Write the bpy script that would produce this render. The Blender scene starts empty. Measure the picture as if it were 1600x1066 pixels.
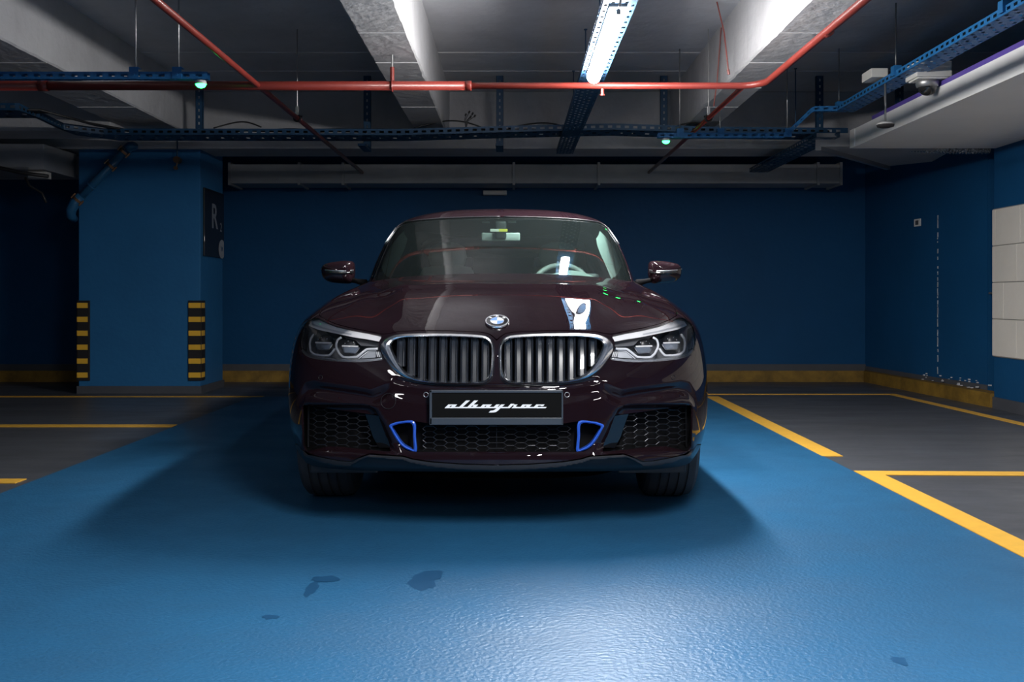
import bpy, bmesh, math, random
import numpy as np
from mathutils import Vector, Matrix, noise
from mathutils.geometry import delaunay_2d_cdt
random.seed(5)
C = bpy.context.scene.collection
F = 1555.56; EYE = 0.96
# ------------------------------------------------------------ camera, world, exposure, lamps' strength
cam = bpy.data.objects.new('camera', bpy.data.cameras.new('camera')); C.objects.link(cam)
cam.location = (0, 0, EYE); cam.rotation_euler = (math.pi/2, 0, 0)
cam.data.lens = 35; cam.data.sensor_width = 36; cam.data.shift_y = -68/1600
cam.data.clip_start = .05
sc = bpy.context.scene; sc.camera = cam
sc.view_settings.view_transform = 'Standard'; sc.view_settings.look = 'None'
sc.view_settings.gamma = 1; sc.view_settings.use_curve_mapping = False
sc.view_settings.exposure = 0.0
w = bpy.data.worlds.new('world'); sc.world = w; w.use_nodes = True
w.node_tree.nodes['Background'].inputs[0].default_value = (.3, .4, .55, 1)
w.node_tree.nodes['Background'].inputs[1].default_value = 0.02
LAMP_W = 210.0; DOWN_W = 52.0

# ------------------------------------------------------------ materials
def S(r, g, b):
    f = lambda c: (c/255/12.92) if c/255 <= .04045 else ((c/255+.055)/1.055)**2.4
    return (f(r), f(g), f(b), 1)
def mat(name, col, rough=.5, metal=0, coat=0, coat_r=.03, emit=0, vary=0, vscale=3, bump=0, bscale=40, bdist=.01, rvary=0, trans=0, spec=.5, ior=1.5, vcol=None, stretch=None):
    m = bpy.data.materials.new(name); m.use_nodes = True
    nt = m.node_tree; b = nt.nodes['Principled BSDF']
    b.inputs['Base Color'].default_value = col; b.inputs['Roughness'].default_value = rough
    b.inputs['Metallic'].default_value = metal; b.inputs['Coat Weight'].default_value = coat
    b.inputs['Coat Roughness'].default_value = coat_r; b.inputs['Specular IOR Level'].default_value = spec
    b.inputs['IOR'].default_value = ior; b.inputs['Transmission Weight'].default_value = trans
    if emit:
        b.inputs['Emission Color'].default_value = col; b.inputs['Emission Strength'].default_value = emit
    if vary or bump or rvary:
        tc = nt.nodes.new('ShaderNodeTexCoord'); src = tc.outputs['Object']
        if stretch:
            mp = nt.nodes.new('ShaderNodeMapping'); mp.inputs['Scale'].default_value = stretch
            nt.links.new(src, mp.inputs[0]); src = mp.outputs[0]
        n = nt.nodes.new('ShaderNodeTexNoise'); n.inputs['Scale'].default_value = vscale
        n.inputs['Detail'].default_value = 8; n.inputs['Roughness'].default_value = .65
        nt.links.new(src, n.inputs[0])
        if vary:
            mx = nt.nodes.new('ShaderNodeMix'); mx.data_type = 'RGBA'
            mr = nt.nodes.new('ShaderNodeMapRange'); mr.inputs[1].default_value = .35; mr.inputs[2].default_value = .65
            nt.links.new(n.outputs[0], mr.inputs[0]); nt.links.new(mr.outputs[0], mx.inputs[0])
            mx.inputs[6].default_value = col
            mx.inputs[7].default_value = vcol or tuple(c*(1-vary) for c in col[:3])+(1,)
            nt.links.new(mx.outputs[2], b.inputs['Base Color'])
        if rvary:
            mr = nt.nodes.new('ShaderNodeMapRange'); mr.inputs[1].default_value = .3; mr.inputs[2].default_value = .7
            mr.inputs[3].default_value = rough-rvary; mr.inputs[4].default_value = rough+rvary
            nt.links.new(n.outputs[0], mr.inputs[0]); nt.links.new(mr.outputs[0], b.inputs['Roughness'])
        if bump:
            n2 = nt.nodes.new('ShaderNodeTexNoise'); n2.inputs['Scale'].default_value = bscale; n2.inputs['Detail'].default_value = 5
            nt.links.new(src, n2.inputs[0])
            bp = nt.nodes.new('ShaderNodeBump'); bp.inputs['Strength'].default_value = bump; bp.inputs['Distance'].default_value = bdist
            nt.links.new(n2.outputs[0], bp.inputs['Height']); nt.links.new(bp.outputs[0], b.inputs['Normal'])
    return m
M = {}
M['blue_wall'] = mat('blue_wall_paint', (.008,.078,.205,1), .55, spec=.2, vary=.12, vscale=1.2, bump=.25, bscale=25)
M['pillar'] = mat('blue_pillar_paint', (.026,.150,.345,1), .5, spec=.25, vary=.12, vscale=1.5, bump=.3, bscale=22)
M['concrete'] = mat('painted_concrete', (.62,.63,.67,1), .75, vary=.18, vscale=1.3, bump=.5, bscale=9, bdist=.02)
M['beam'] = mat('painted_beam', (.50,.50,.52,1), .75, vary=.15, vscale=2.5, bump=.45, bscale=14, bdist=.02)
M['seam'] = mat('formwork_seam', (.58,.58,.6,1), .8)
M['grey_floor'] = mat('grey_floor_coating', (.082,.087,.10,1), .42, vary=.3, vscale=1.7, bump=.35, bscale=90, bdist=.004, rvary=.1, stretch=(.6,1.6,1))
M['blue_floor'] = mat('blue_floor_coating', (.021,.118,.25,1), .40, vary=.22, vscale=1.4, bump=.6, bscale=75, bdist=.005, rvary=.08)
M['yellow'] = mat('yellow_line_paint', (.78,.43,.055,1), .5, vary=.12, vscale=14)
M['stain'] = mat('damp_stain', (.010,.066,.155,1), .36)
M['kerb_yellow'] = mat('kerb_yellow_paint', (.30,.17,.022,1), .7, vary=.55, vscale=5, bump=.6, bscale=20)
M['kerb_grey'] = mat('kerb_grey', (.07,.07,.075,1), .7, vary=.3, bump=.3)
M['base_grey'] = mat('baseboard_grey', (.08,.085,.1,1), .6, vary=.2)
M['white'] = mat('white_plaster', (.78,.77,.76,1), .65, vary=.05)
M['block'] = mat('white_block', (.82,.77,.70,1), .45, vary=.06, bump=.2)
M['purple'] = mat('purple_strip', (.10,.065,.32,1), .5)
M['tray'] = mat('blue_tray_paint', (.016,.13,.33,1), .4, metal=.1)
M['tray_dark'] = mat('dark_blue_steel', (.010,.055,.125,1), .5)
M['slot'] = mat('black_gap', (.01,.01,.012,1), .6)
M['red'] = mat('red_pipe_paint', (.22,.030,.022,1), .4, coat=.2, vary=.15, vscale=6)
M['steel'] = mat('galvanised_steel', (.38,.38,.38,1), .4, metal=.8, vary=.1)
M['duct'] = mat('duct_steel', (.36,.37,.39,1), .5, metal=.2, vary=.15)
M['foil'] = mat('crumpled_foil', (.6,.62,.64,1), .25, metal=1, bump=1, bscale=30, bdist=.05)
M['cable'] = mat('black_cable', (.015,.015,.017,1), .5)
M['guard'] = mat('black_rubber_guard', (.015,.014,.016,1), .6)
M['reflector'] = mat('yellow_reflector', (.88,.50,.05,1), .4)
M['brass'] = mat('brass', (.35,.2,.12,1), .4, metal=.8)
M['pipe_blue'] = mat('blue_pipe_paint', (.02,.12,.26,1), .35, coat=.3)
M['lampwhite'] = mat('lamp_diffuser', (1,.98,.96,1), .5, emit=LAMP_W)
M['lampdim'] = mat('lamp_diffuser_weaker', (1,.98,.96,1), .5, emit=28)
M['fixture'] = mat('fixture_grey', (.5,.5,.5,1), .5)
M['green'] = mat('green_led', (.015,1,.10,1), .5, emit=30)
M['camwhite'] = mat('camera_housing', (.6,.59,.56,1), .4)
M['dark_glass'] = mat('smoked_dome', (.02,.02,.02,1), .05, coat=1)
M['sign_black'] = mat('sign_black', (.012,.011,.012,1), .25, coat=.5)
M['sign_grey'] = mat('sign_lettering', (.22,.25,.3,1), .5)
M['door_dark'] = mat('dark_door', (.012,.03,.06,1), .5)

# ------------------------------------------------------------ mesh helpers
def mesh(name, vs, fs, m, parent=None, smooth=False, mats=None, fm=None):
    me = bpy.data.meshes.new(name); me.from_pydata([tuple(v) for v in vs], [], [tuple(f) for f in fs]); me.update()
    if mats:
        for x in mats: me.materials.append(x)
        if fm: me.polygons.foreach_set('material_index', fm)
    elif m: me.materials.append(m)
    if smooth: me.shade_smooth()
    o = bpy.data.objects.new(name, me); C.objects.link(o)
    if parent: o.parent = parent
    return o
class MB:
    def __init__(s): s.v = []; s.f = []
    def add(s, vs, fs):
        n = len(s.v); s.v += [tuple(v) for v in vs]; s.f += [tuple(i+n for i in f) for f in fs]; return s
    def box(s, x0, x1, y0, y1, z0, z1):
        vs = [(x,y,z) for x in (x0,x1) for y in (y0,y1) for z in (z0,z1)]
        return s.add(vs, [(0,1,3,2),(4,6,7,5),(0,4,5,1),(2,3,7,6),(0,2,6,4),(1,5,7,3)])
    def rbox(s, x0, x1, y0, y1, z0, z1, b=.003):
        bm = bmesh.new(); bmesh.ops.create_cube(bm, size=1)
        for v in bm.verts: v.co = Vector(((x0+x1)/2+v.co.x*(x1-x0), (y0+y1)/2+v.co.y*(y1-y0), (z0+z1)/2+v.co.z*(z1-z0)))
        bmesh.ops.bevel(bm, geom=bm.edges[:], offset=b, segments=2, affect='EDGES', profile=.6)
        bm.verts.index_update(); s.add([v.co[:] for v in bm.verts], [[v.index for v in f.verts] for f in bm.faces]); bm.free(); return s
    def tube(s, pts, r, n=10, caps=True, closed=False):
        P = [Vector(p) for p in pts]; N = len(P); rs = r if hasattr(r, '__len__') else [r]*N
        T = []
        for i in range(N):
            a = P[(i-1) % N] if closed else P[max(i-1,0)]; b = P[(i+1) % N] if closed else P[min(i+1,N-1)]
            T.append((b-a).normalized() if (b-a).length > 1e-9 else Vector((0,0,1)))
        up = Vector((0,0,1)) if abs(T[0].z) < .9 else Vector((1,0,0))
        X = T[0].cross(up).normalized(); vs = []
        for i in range(N):
            X = (X - T[i]*X.dot(T[i])).normalized(); Y = T[i].cross(X)
            for k in range(n):
                a = 2*math.pi*k/n; vs.append(P[i]+X*math.cos(a)*rs[i]+Y*math.sin(a)*rs[i])
        fs = []
        for i in range(N if closed else N-1):
            j = (i+1) % N
            for k in range(n): fs.append((i*n+k, i*n+(k+1)%n, j*n+(k+1)%n, j*n+k))
        if caps and not closed: fs += [tuple(range(n))[::-1], tuple((N-1)*n+k for k in range(n))]
        return s.add(vs, fs)
    def prism(s, poly, ax, a, b):
        """polygon in the two other axes, extruded along ax from a to b"""
        def p3(q, t):
            return {'x': (t,q[0],q[1]), 'y': (q[0],t,q[1]), 'z': (q[0],q[1],t)}[ax]
        n = len(poly); vs = [p3(q,a) for q in poly]+[p3(q,b) for q in poly]
        return s.add(vs, [tuple(range(n)), tuple(range(2*n-1,n-1,-1))]+[(i,i+n,(i+1)%n+n,(i+1)%n) for i in range(n)])
    def lathe(s, prof, n=32, M4=None):
        """profile of (r, axial) around local y axis"""
        vs = []
        for r, a in prof:
            for k in range(n):
                t = 2*math.pi*k/n; vs.append(Vector((r*math.cos(t), a, r*math.sin(t))))
        if M4: vs = [M4 @ v for v in vs]
        fs = [(i*n+k, i*n+(k+1)%n, (i+1)*n+(k+1)%n, (i+1)*n+k) for i in range(len(prof)-1) for k in range(n)]
        return s.add(vs, fs)
    def build(s, name, m, parent=None, smooth=False, auto=None):
        o = mesh(name, s.v, s.f, m, parent, smooth)
        bm = bmesh.new(); bm.from_mesh(o.data); bmesh.ops.recalc_face_normals(bm, faces=bm.faces); bm.to_mesh(o.data); bm.free()
        if auto: o.data.set_sharp_from_angle(angle=math.radians(auto))
        return o
def tag(o, label=None, cat=None, group=None, kind=None):
    if label: o['label'] = label
    if cat: o['category'] = cat
    if group: o['group'] = group
    if kind: o['kind'] = kind
    return o
def empty(name, loc, label, cat, group=None):
    o = bpy.data.objects.new(name, None); C.objects.link(o); o.location = loc; o.empty_display_size = .1
    return tag(o, label, cat, group)
def struct(o): o['kind'] = 'structure'; return o
def wp(px, py, Y): return ((px-800)/F*Y, Y, EYE-(py-465)/F*Y)
def child_at(o, parent):
    o.parent = parent; o.matrix_parent_inverse = Matrix.Translation(-Vector(parent.location)); return o
def text_mesh(name, body, size, m, mw, parent, depth=.001, bold=0):
    cu = bpy.data.curves.new(name, 'FONT'); cu.body = body; cu.size = size; cu.extrude = depth; cu.offset = bold
    cu.align_x = 'CENTER'; cu.align_y = 'CENTER'
    t = bpy.data.objects.new('tmp', cu); C.objects.link(t)
    me = bpy.data.meshes.new_from_object(t.evaluated_get(bpy.context.evaluated_depsgraph_get()))
    bpy.data.objects.remove(t); me.transform(mw); me.materials.clear(); me.materials.append(m)
    o = bpy.data.objects.new(name, me); C.objects.link(o); o.parent = parent; return o

# perforated strip: a flat steel band with real slots
def perf(mb, path, wvec, rows, pitch, duty, rowfrac, th=None):
    """path: polyline; wvec: across vector; slots of length pitch*duty, each row taking rowfrac of its share of the width"""
    P = [Vector(p) for p in path]; W = Vector(wvec)
    L = [0]
    for a, b in zip(P, P[1:]): L.append(L[-1]+(b-a).length)
    def at(s):
        for i in range(len(P)-1):
            if s <= L[i+1]+1e-6: return P[i].lerp(P[i+1], (s-L[i])/max(1e-6, L[i+1]-L[i]))
        return P[-1]
    stops = set(L); n = int(L[-1]/pitch)
    k = []
    for i in range(n):
        a = i*pitch+pitch*(1-duty)/2; k.append((a, a+pitch*duty))
    ss = sorted(set([0]+[x for ab in k for x in ab]+[L[-1]]))
    ts = [0]
    for r in range(rows):
        ts += [(r+.5-rowfrac/2)/rows, (r+.5+rowfrac/2)/rows]
    ts.append(1)
    vs = [at(s)+W*t for s in ss for t in ts]; nt = len(ts); fs = []
    starts = {round(a,5) for a, b in k}
    for i in range(len(ss)-1):
        hole = round(ss[i],5) in starts
        for j in range(nt-1):
            if hole and j % 2 == 1 and ((i//2+j//2) % 2 == 0 or rows == 1): continue
            fs.append((i*nt+j, (i+1)*nt+j, (i+1)*nt+j+1, i*nt+j+1))
    mb.add(vs, fs)
def tray(name, path, across, h, label, group=None, rows=4, pitch=.06, m=None, ends=(1,1), prow=.5, rpitch=.075):
    """U-section cable tray along path (near rail's foot), across = vector to the far rail"""
    m = m or M['tray']; t = empty(name, path[0], label, 'cable tray', group)
    A = Vector(across); P = [Vector(p) for p in path]; up = Vector((0,0,h))
    for q, nm in ((P, 'side_rail'), ([p+A for p in P], 'side_rail')):
        mb = MB(); perf(mb, q, up, 1, rpitch, .5, .38)
        d = A.normalized()*(.012 if q is P else -.012)
        mb2 = [p+up for p in q]
        for a, b in zip(mb2, mb2[1:]): mb.add([a, b, b+d, a+d], [(0,1,2,3)])
        child_at(mb.build(nm, m), t)
    mb = MB(); perf(mb, P, A, rows, pitch, .62, prow); child_at(mb.build('bottom_panel', m), t)
    return t

# ------------------------------------------------------------ the room shell
CZ = 3.01; BZ = 2.53
fl = struct(MB().box(-9, 4.6, -7, 11.9, -.1, 0).build('floor', M['grey_floor']))
bl = MB().box(-2.5, 1.88, -6.9, 9.62, .0005, .003).build('blue_lane', M['blue_floor'], fl)
bl['label'] = 'blue coated driving lane'
def line(x0, x1, y0, y1):
    return MB().box(x0, x1, y0, y1, .001, .0048).build('floor_marking', M['yellow'], fl)
line(1.87, 1.995, 6.0, 9.62); 
MB().prism([(1.885,5.49),(4.17,5.42),(4.17,5.30),(2.01,5.365),(2.01,-6.9),(1.885,-6.9)], 'z', .001, .0048).build('floor_marking', M['yellow'], fl)
line(-9, -2.52, 7.36, 7.49); line(-9, -2.56, 5.13, 5.25); line(-9, -2.56, 2.9, 3.02)
line(-9, -2.40, 9.58, 9.66); line(1.9, 3.75, 9.82, 9.88)
MB().prism([(3.72,9.88),(3.80,9.88),(3.92,7.2),(3.98,4),(3.88,4),(3.83,7.2)], 'z', .001, .0045).build('floor_marking', M['yellow'], fl)
def blob(cx, cy, rx, ry, seed, zz=.0040):
    vs = [(cx,cy,zz)]; n = 26
    for k in range(n):
        a = 2*math.pi*k/n; r = 1+.5*noise.noise(Vector((math.cos(a)*1.7+seed, math.sin(a)*1.7, seed)))
        vs.append((cx+rx*r*math.cos(a), cy+ry*r*math.sin(a), zz))
    return mesh('damp_stain', vs, [(0,1+k,1+(k+1)%n) for k in range(n)], M['stain'], fl)
blob(-.30, 3.36, .045, .10, 1); blob(-.27, 3.43, .04, .05, 4, .0046); blob(-.66, 3.28, .02, .09, 2); blob(-.63, 3.38, .05, .035, 7, .0046)
blob(-.72, 2.98, .025, .02, 9); blob(1.02, 2.62, .02, .03, 3)

ce = struct(MB().box(-9, 4.9, -7, 12, CZ, CZ+.2).build('ceiling', M['concrete']))
for y in (8.32, 9.0, 6.1, 4.6):
    MB().box(-9, 4.6, y-.005, y+.005, CZ-.006, CZ).build('formwork_seam', M['seam'], ce)
def rough_beam(x0, x1, y0, y1, z0, z1, name):
    ny = int((y1-y0)/.05); vs = []; fs = []
    for i in range(ny+1):
        y = y0+(y1-y0)*i/ny
        e = [.006*noise.noise(Vector((y*9, k*7.3+x0, 0)))+.004*noise.noise(Vector((y*31, k*3.3+x0, 2))) for k in range(4)]
        ring = [(x0, z1), (x0+e[0], z0+.012+e[1]), (x0+.012+e[0], z0), (x1-.012+e[2], z0), (x1+e[2], z0+.012+e[3]), (x1, z1)]
        vs += [(a, y, b) for a, b in ring]
    for i in range(ny):
        for k in range(5): fs.append((i*6+k, (i+1)*6+k, (i+1)*6+k+1, i*6+k+1))
    fs += [(0,1,2,3,4,5), tuple(ny*6+k for k in range(6))[::-1]]
    o = mesh(name, vs, fs, M['beam'])
    for y in (5.9, 6.65, 7.45, 8.2):
        MB().box(x0+.01, x1-.01, y-.004, y+.004, z0-.004, z0+.005).build('formwork_seam', M['seam'], o)
    return struct(o)
rough_beam(-3.59, -3.10, -7, 9.9, BZ, CZ, 'ceiling_beam')
rough_beam(-.92, -.62, -7, 9.9, BZ, CZ, 'ceiling_beam')
rough_beam(1.575, 1.875, -7, 9.9, BZ, CZ, 'ceiling_beam')
struct(MB().rbox(-9, 4.6, 9.9, 10.45, 2.44, CZ, .01).build('cross_beam', M['beam']))
struct(MB().rbox(-9, -3.59, 8.9, 9.35, 2.45, CZ, .01).build('cross_beam', M['beam']))

# back wall with baseboard and kerb
struct(MB().box(-9, 4.7, 11.5, 11.7, 0, CZ).build('wall_back', M['blue_wall']))
struct(MB().box(-9, 4.2, 11.485, 11.5, 0, .19).build('baseboard_back', M['base_grey']))
struct(MB().prism([(11.32,0),(11.49,0),(11.49,.115),(11.34,.125)], 'x', -9, 4.02).build('kerb_back', M['kerb_yellow']))
struct(MB().box(-9.2, -9, -7, 11.7, 0, CZ).build('wall_left', M['blue_wall']))
struct(MB().box(-9.2, 4.9, -7.2, -7, 0, CZ).build('wall_front', M['blue_wall']))
# right side: slanted alcove wall, recess with door, front wall with white blockwork
aw = struct(MB().prism([(4.08,11.5),(4.16,10.27),(4.29,8.98),(4.6,8.98),(4.6,11.5)], 'z', 0, CZ).build('wall_alcove', M['blue_wall']))
struct(MB().prism([(4.07,11.5),(4.15,10.27),(4.28,8.98),(4.29,8.98),(4.16,10.27),(4.08,11.5)], 'z', 0, .17).build('baseboard_alcove', M['base_grey']))
struct(MB().prism([(4.0,11.32),(4.06,10.3),(4.17,8.68),(4.27,8.66),(4.3,8.9),(4.2,10.3),(4.1,11.5)], 'z', 0, .125).build('kerb_alcove', M['kerb_yellow']))
mb = MB()
for k in range(46):
    z = random.choice([random.uniform(.2,1.1), random.uniform(.5,1.75)]); y = 9.83+random.uniform(-.004,.004); x = 4.205
    mb.box(x-.004, x+.004, y-.006, y+.006, z, z+random.uniform(.008,.05))
for k in range(34):
    y = random.uniform(8.75,10.1); z = random.choice([.125,.17])+random.uniform(-.02,.03); x = 4.16+(10.27-y)*.1 - (.035 if z < .15 else 0)
    s_ = random.uniform(.003,.012); mb.box(x-.012, x+.01, y-s_, y+s_, z-s_/2, z+s_/2)
o = mb.build('paint_chip', M['seam'], aw); o['kind'] = 'stuff'
dr = struct(MB().box(4.34, 4.40, 8.62, 8.985, 0.02, 2.2).build('door_1', M['door_dark']))
MB().box(4.29, 4.34, 8.93, 8.97, 0.02, 2.2).build('door_frame', M['blue_wall'], dr)
MB().tube([(4.30,8.9,1.0),(4.27,8.9,1.0),(4.27,8.82,1.0)], .01).build('door_handle', M['steel'], dr)
wr = struct(MB().box(4.18, 4.6, -7, 8.63, 0, CZ).build('wall_right', M['blue_wall']))
struct(MB().box(4.165, 4.18, -7, 8.632, 0, .10).build('baseboard_right', M['base_grey']))
MB().box(4.168, 4.1805, 2.1, 8.628, .45, 1.725).build('mortar_bed', mat('mortar', (.30,.29,.27,1), .8), wr)
zs = [.455, .775, 1.09, 1.405, 1.72]
for r in range(4):
    off = (0, .2, 0, .2)[r]; y = 8.625
    first = True
    while y > 2.2:
        L = .42 if not (first and off) else .2
        if r == 3 and first: L = .06
        MB().rbox(4.158, 4.182, y-L+.003, y-.003, zs[r]+.003, zs[r+1]-.003, .004).build('wall_block', M['block'], wr)
        y -= L; first = False
so = struct(MB().box(2.93, 4.6, .5, 8.61, 2.25, 2.405).build('soffit', M['white']))
MB().box(2.935, 2.985, .5, 8.12, 2.405, 2.44).build('edge_strip', M['purple'], so)
MB().box(2.922, 2.931, 8.50, 8.612, 2.25, 2.405).build('corner_bead', M['white'], so)

# blue pillar
pl = struct(MB().rbox(-4.33, -3.115, 9.95, 10.72, 0, 2.56, .006).build('pillar', M['pillar']))
MB().box(-4.345, -3.10, 9.935, 10.73, 0, .075).build('skirting', M['base_grey'], pl)
def guard(xc, sx):
    g = empty('corner_guard', (xc, 9.95, .13), 'black rubber corner guard with yellow patches on the %s edge of the blue pillar' % ('left' if sx > 0 else 'right'), 'corner guard', 'corner guards on the pillar')
    w_ = .115
    mb = MB()
    a = min(xc-sx*.012, xc+sx*w_); b = max(xc-sx*.012, xc+sx*w_)
    mb.rbox(a, b, 9.932, 9.95, .13, .93, .004)
    mb.rbox(*( (xc-.014, xc, ) if sx > 0 else (xc, xc+.014)), 9.932, 10.07, .13, .93, .004)
    child_at(mb.build('rubber_angle', M['guard']), g)
    for k in range(6):
        z = .16+k*.139
        mb = MB().rbox(a+.004, b-.018 if sx > 0 else b-.003, 9.926, 9.934, z, z+.052, .002)
        mb.box(*((xc-.018, xc-.013) if sx > 0 else (xc+.013, xc+.018)), 9.94, 10.04, z, z+.052)
        child_at(mb.build('reflector', M['reflector']), g)
guard(-4.33, 1); guard(-3.115, -1)
sg = empty('bay_sign', (-3.105, 10.3, 1.7), 'black bay sign with grey letter R on side of blue pillar', 'sign')
child_at(MB().rbox(-3.113, -3.095, 10.03, 10.70, 1.38, 2.07, .003).build('sign_panel', M['sign_black']), sg)
RX = Matrix(((0,0,1,0),(1,0,0,0),(0,1,0,0),(0,0,0,1)))   # text x->+Y, y->+Z, facing +X
for body, size, y, z, m_ in (('R', .36, 10.36, 1.79, M['sign_grey']), ('2', .13, 10.585, 1.70, M['sign_grey']), ('24', .07, 10.60, 1.475, M['blue_wall'])):
    child_at(text_mesh('sign_lettering', body, size, m_, Matrix.Translation((-3.094 if body != '24' else -3.090, y, z)) @ RX, None, .001, .004 if body == 'R' else 0), sg)
mb = MB(); n = 30
vs = [(-3.0935, 10.62+.12*math.cos(2*math.pi*k/n), 1.475+.10*math.sin(2*math.pi*k/n)) for k in range(n)]
vs = [(x, min(y, 10.69), z) for x, y, z in vs]
mb.add(vs, [tuple(range(n))]); child_at(mb.build('round_logo', mat('logo_white', (.35,.37,.4,1), .5)), sg)

# notice on the alcove wall
n1 = empty('wall_notice', (4.16,10.2,1.73), 'small white printed notice on the dark blue right wall', 'notice')
child_at(MB().prism([(4.153,10.27),(4.166,10.14),(4.160,10.14),(4.147,10.27)], 'z', 1.69, 1.765).build('notice_sheet', M['white']), n1)
child_at(MB().prism([(4.1475,10.235),(4.1535,10.175),(4.151,10.175),(4.1455,10.235)], 'z', 1.705, 1.75).build('notice_print', M['base_grey']), n1)

# ------------------------------------------------------------ pipes, trays, rods
p = empty('sprinkler_pipe', (-5.6,6.44,2.33), 'red sprinkler pipe crossing the whole ceiling and bending at the right beam', 'pipe')
z = 2.33
child_at(MB().tube([(-6.5,6.44,z),(-3.0,6.44,z)], .031, 14).build('thick_section', M['red'], smooth=True), p)
child_at(MB().tube([(-3.03,6.44,z),(-.27,6.44,z)], .029, 14).build('thick_section', M['red'], smooth=True), p)
child_at(MB().tube([(-.30,6.44,z),(-.27,6.44,z),(-.262,6.44,z)], .032, 14).build('coupling', M['red'], smooth=True), p)
child_at(MB().tube([(-3.06,6.44,z),(-3.0,6.44,z)], .035, 14).build('coupling', M['red'], smooth=True), p)
bend = [(-.27,6.44,z),(1.46,6.44,z)]+[(1.46+.16*math.sin(a),6.28+.16*math.cos(a),z) for a in [math.pi/2*k/8 for k in range(1,9)]]+[(1.625,3.4,z),(1.63,1.0,z)]
child_at(MB().tube(bend, .0215, 14).build('thin_section', M['red'], smooth=True), p)
child_at(MB().tube([(1.63,5.15,z),(1.63,5.11,z)], .026, 14).build('coupling', M['red'], smooth=True), p)
child_at(MB().tube([(.585,6.44,z-.02),(.585,6.44,z-.06)], .011, 10).tube([(.585,6.44,z-.055),(.585,6.44,z-.065)], .016, 10).build('sprinkler_head', M['red']), p)
h = empty('pipe_hanger', (-.775,6.44,z), 'red pipe clamp and threaded rod under the middle beam', 'pipe hanger')
child_at(MB().tube([(-.775,6.44,z+.03),(-.775,6.44,z+.12)], .014, 8).tube([(-.775+.034*0,6.44+.034*math.cos(a),z+.034*math.sin(a)) for a in [2*math.pi*k/16 for k in range(16)]], .006, 6, closed=True).build('clamp', M['red']), h)
child_at(MB().tube([(-.775,6.44,z+.10),(-.775,6.44,BZ+.01)], .006, 8).build('threaded_rod', M['steel']), h)
p2 = tag(MB().tube([(-1.64,1.0,z),(-1.64,11.45,z)], .0185, 12).build('branch_pipe', M['red'], smooth=True), 'thin red branch pipe running back diagonally at left of the car', 'pipe')
p3 = tag(MB().tube([(1.50,6.45,z),(1.50,11.4,z)], .017, 12).build('branch_pipe', M['red'], smooth=True), 'thin dark red branch pipe running back behind the right green lamp', 'pipe')
for x, y, lb in ((-1.64,7.6,'black clamp holding the left diagonal branch pipe'), (1.50,7.6,'black clamp holding the right diagonal branch pipe')):
    h = empty('pipe_hanger', (x,y,z), lb, 'pipe hanger')
    child_at(MB().tube([(x+.024*math.cos(a),y,z+.024*math.sin(a)) for a in [2*math.pi*k/14 for k in range(14)]], .009, 6, closed=True).tube([(x-.035,y,z+.012),(x+.04,y,z+.012)], .008, 6).build('clamp', M['guard']), h)
    child_at(MB().rbox(x-.012,x+.012,y-.01,y+.01,z+.02,z+.09,.003).tube([(x,y,z+.09),(x,y,CZ if x < 0 else CZ)], .004, 6).build('threaded_rod', M['steel']), h)
tag(MB().tube([(1.565,7.45,2.98),(1.555,7.55,2.60),(1.54,7.6,2.42)], .005, 6).build('hanger_rod', M['red']), 'thin red rod hanging down beside the right beam', 'rod', None)
tag(MB().tube([(1.42,6.9,CZ),(1.47,6.9,2.8),(1.50,6.9,2.53)], .005, 6).tube([(1.497,6.9,2.54),(1.503,6.9,2.505)], .010, 6).build('hanger_rod', M['red']), 'loose red rod ending in mid air left of the right beam', 'rod')

# back tray: bends toward the camera at the left
path = [(-5.6,7.65,2.40),(-3.79,7.65,2.40),(-4.0+.13,8.5,2.40),(-3.6,8.8,2.40),(-1.0,8.83,2.40),(.0,8.83,2.43),(.9,8.83,2.45),(1.8,8.83,2.42),(2.98,8.83,2.41)]
t1 = tray('cable_tray', path, (0,.34,0), .055, 'long dark blue perforated cable tray crossing behind the red pipe', m=M['tray_dark'], rows=3)
tray('cable_tray', [(-6.5,6.0,2.278),(-1.835,6.0,2.278)], (0,.05,0), .044, 'short blue slotted channel at upper left ending at green lamp', rows=1, prow=.3)
t3 = tray('cable_tray', [(1.20,8.18,2.275),(2.25,8.18,2.275),(2.47,8.17,2.49),(2.70,8.15,2.49)], (0,.06,0), .04, 'blue slotted channel at right starting beside green lamp and stepping up', rows=1, prow=.3)
tray('cable_tray', [(2.66,8.22,2.49),(2.66,1.2,2.49)], (.16,0,0), .045, 'blue perforated cable tray rising toward the upper right corner', rows=4, pitch=.05, prow=.5)
tray('cable_tray', [(.44,9.88,2.385),(.44,1.0,2.385)], (.165,0,0), .04, 'blue perforated cable tray carrying the tube light', rows=5, pitch=.05, m=M['tray_dark'], prow=.5)
tray('cable_tray', [(2.60,11.2,2.33),(2.60,8.5,2.33)], (.2,0,0), .045, 'dark blue cable tray running back under the cross beam', rows=4, m=M['tray_dark'])
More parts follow.
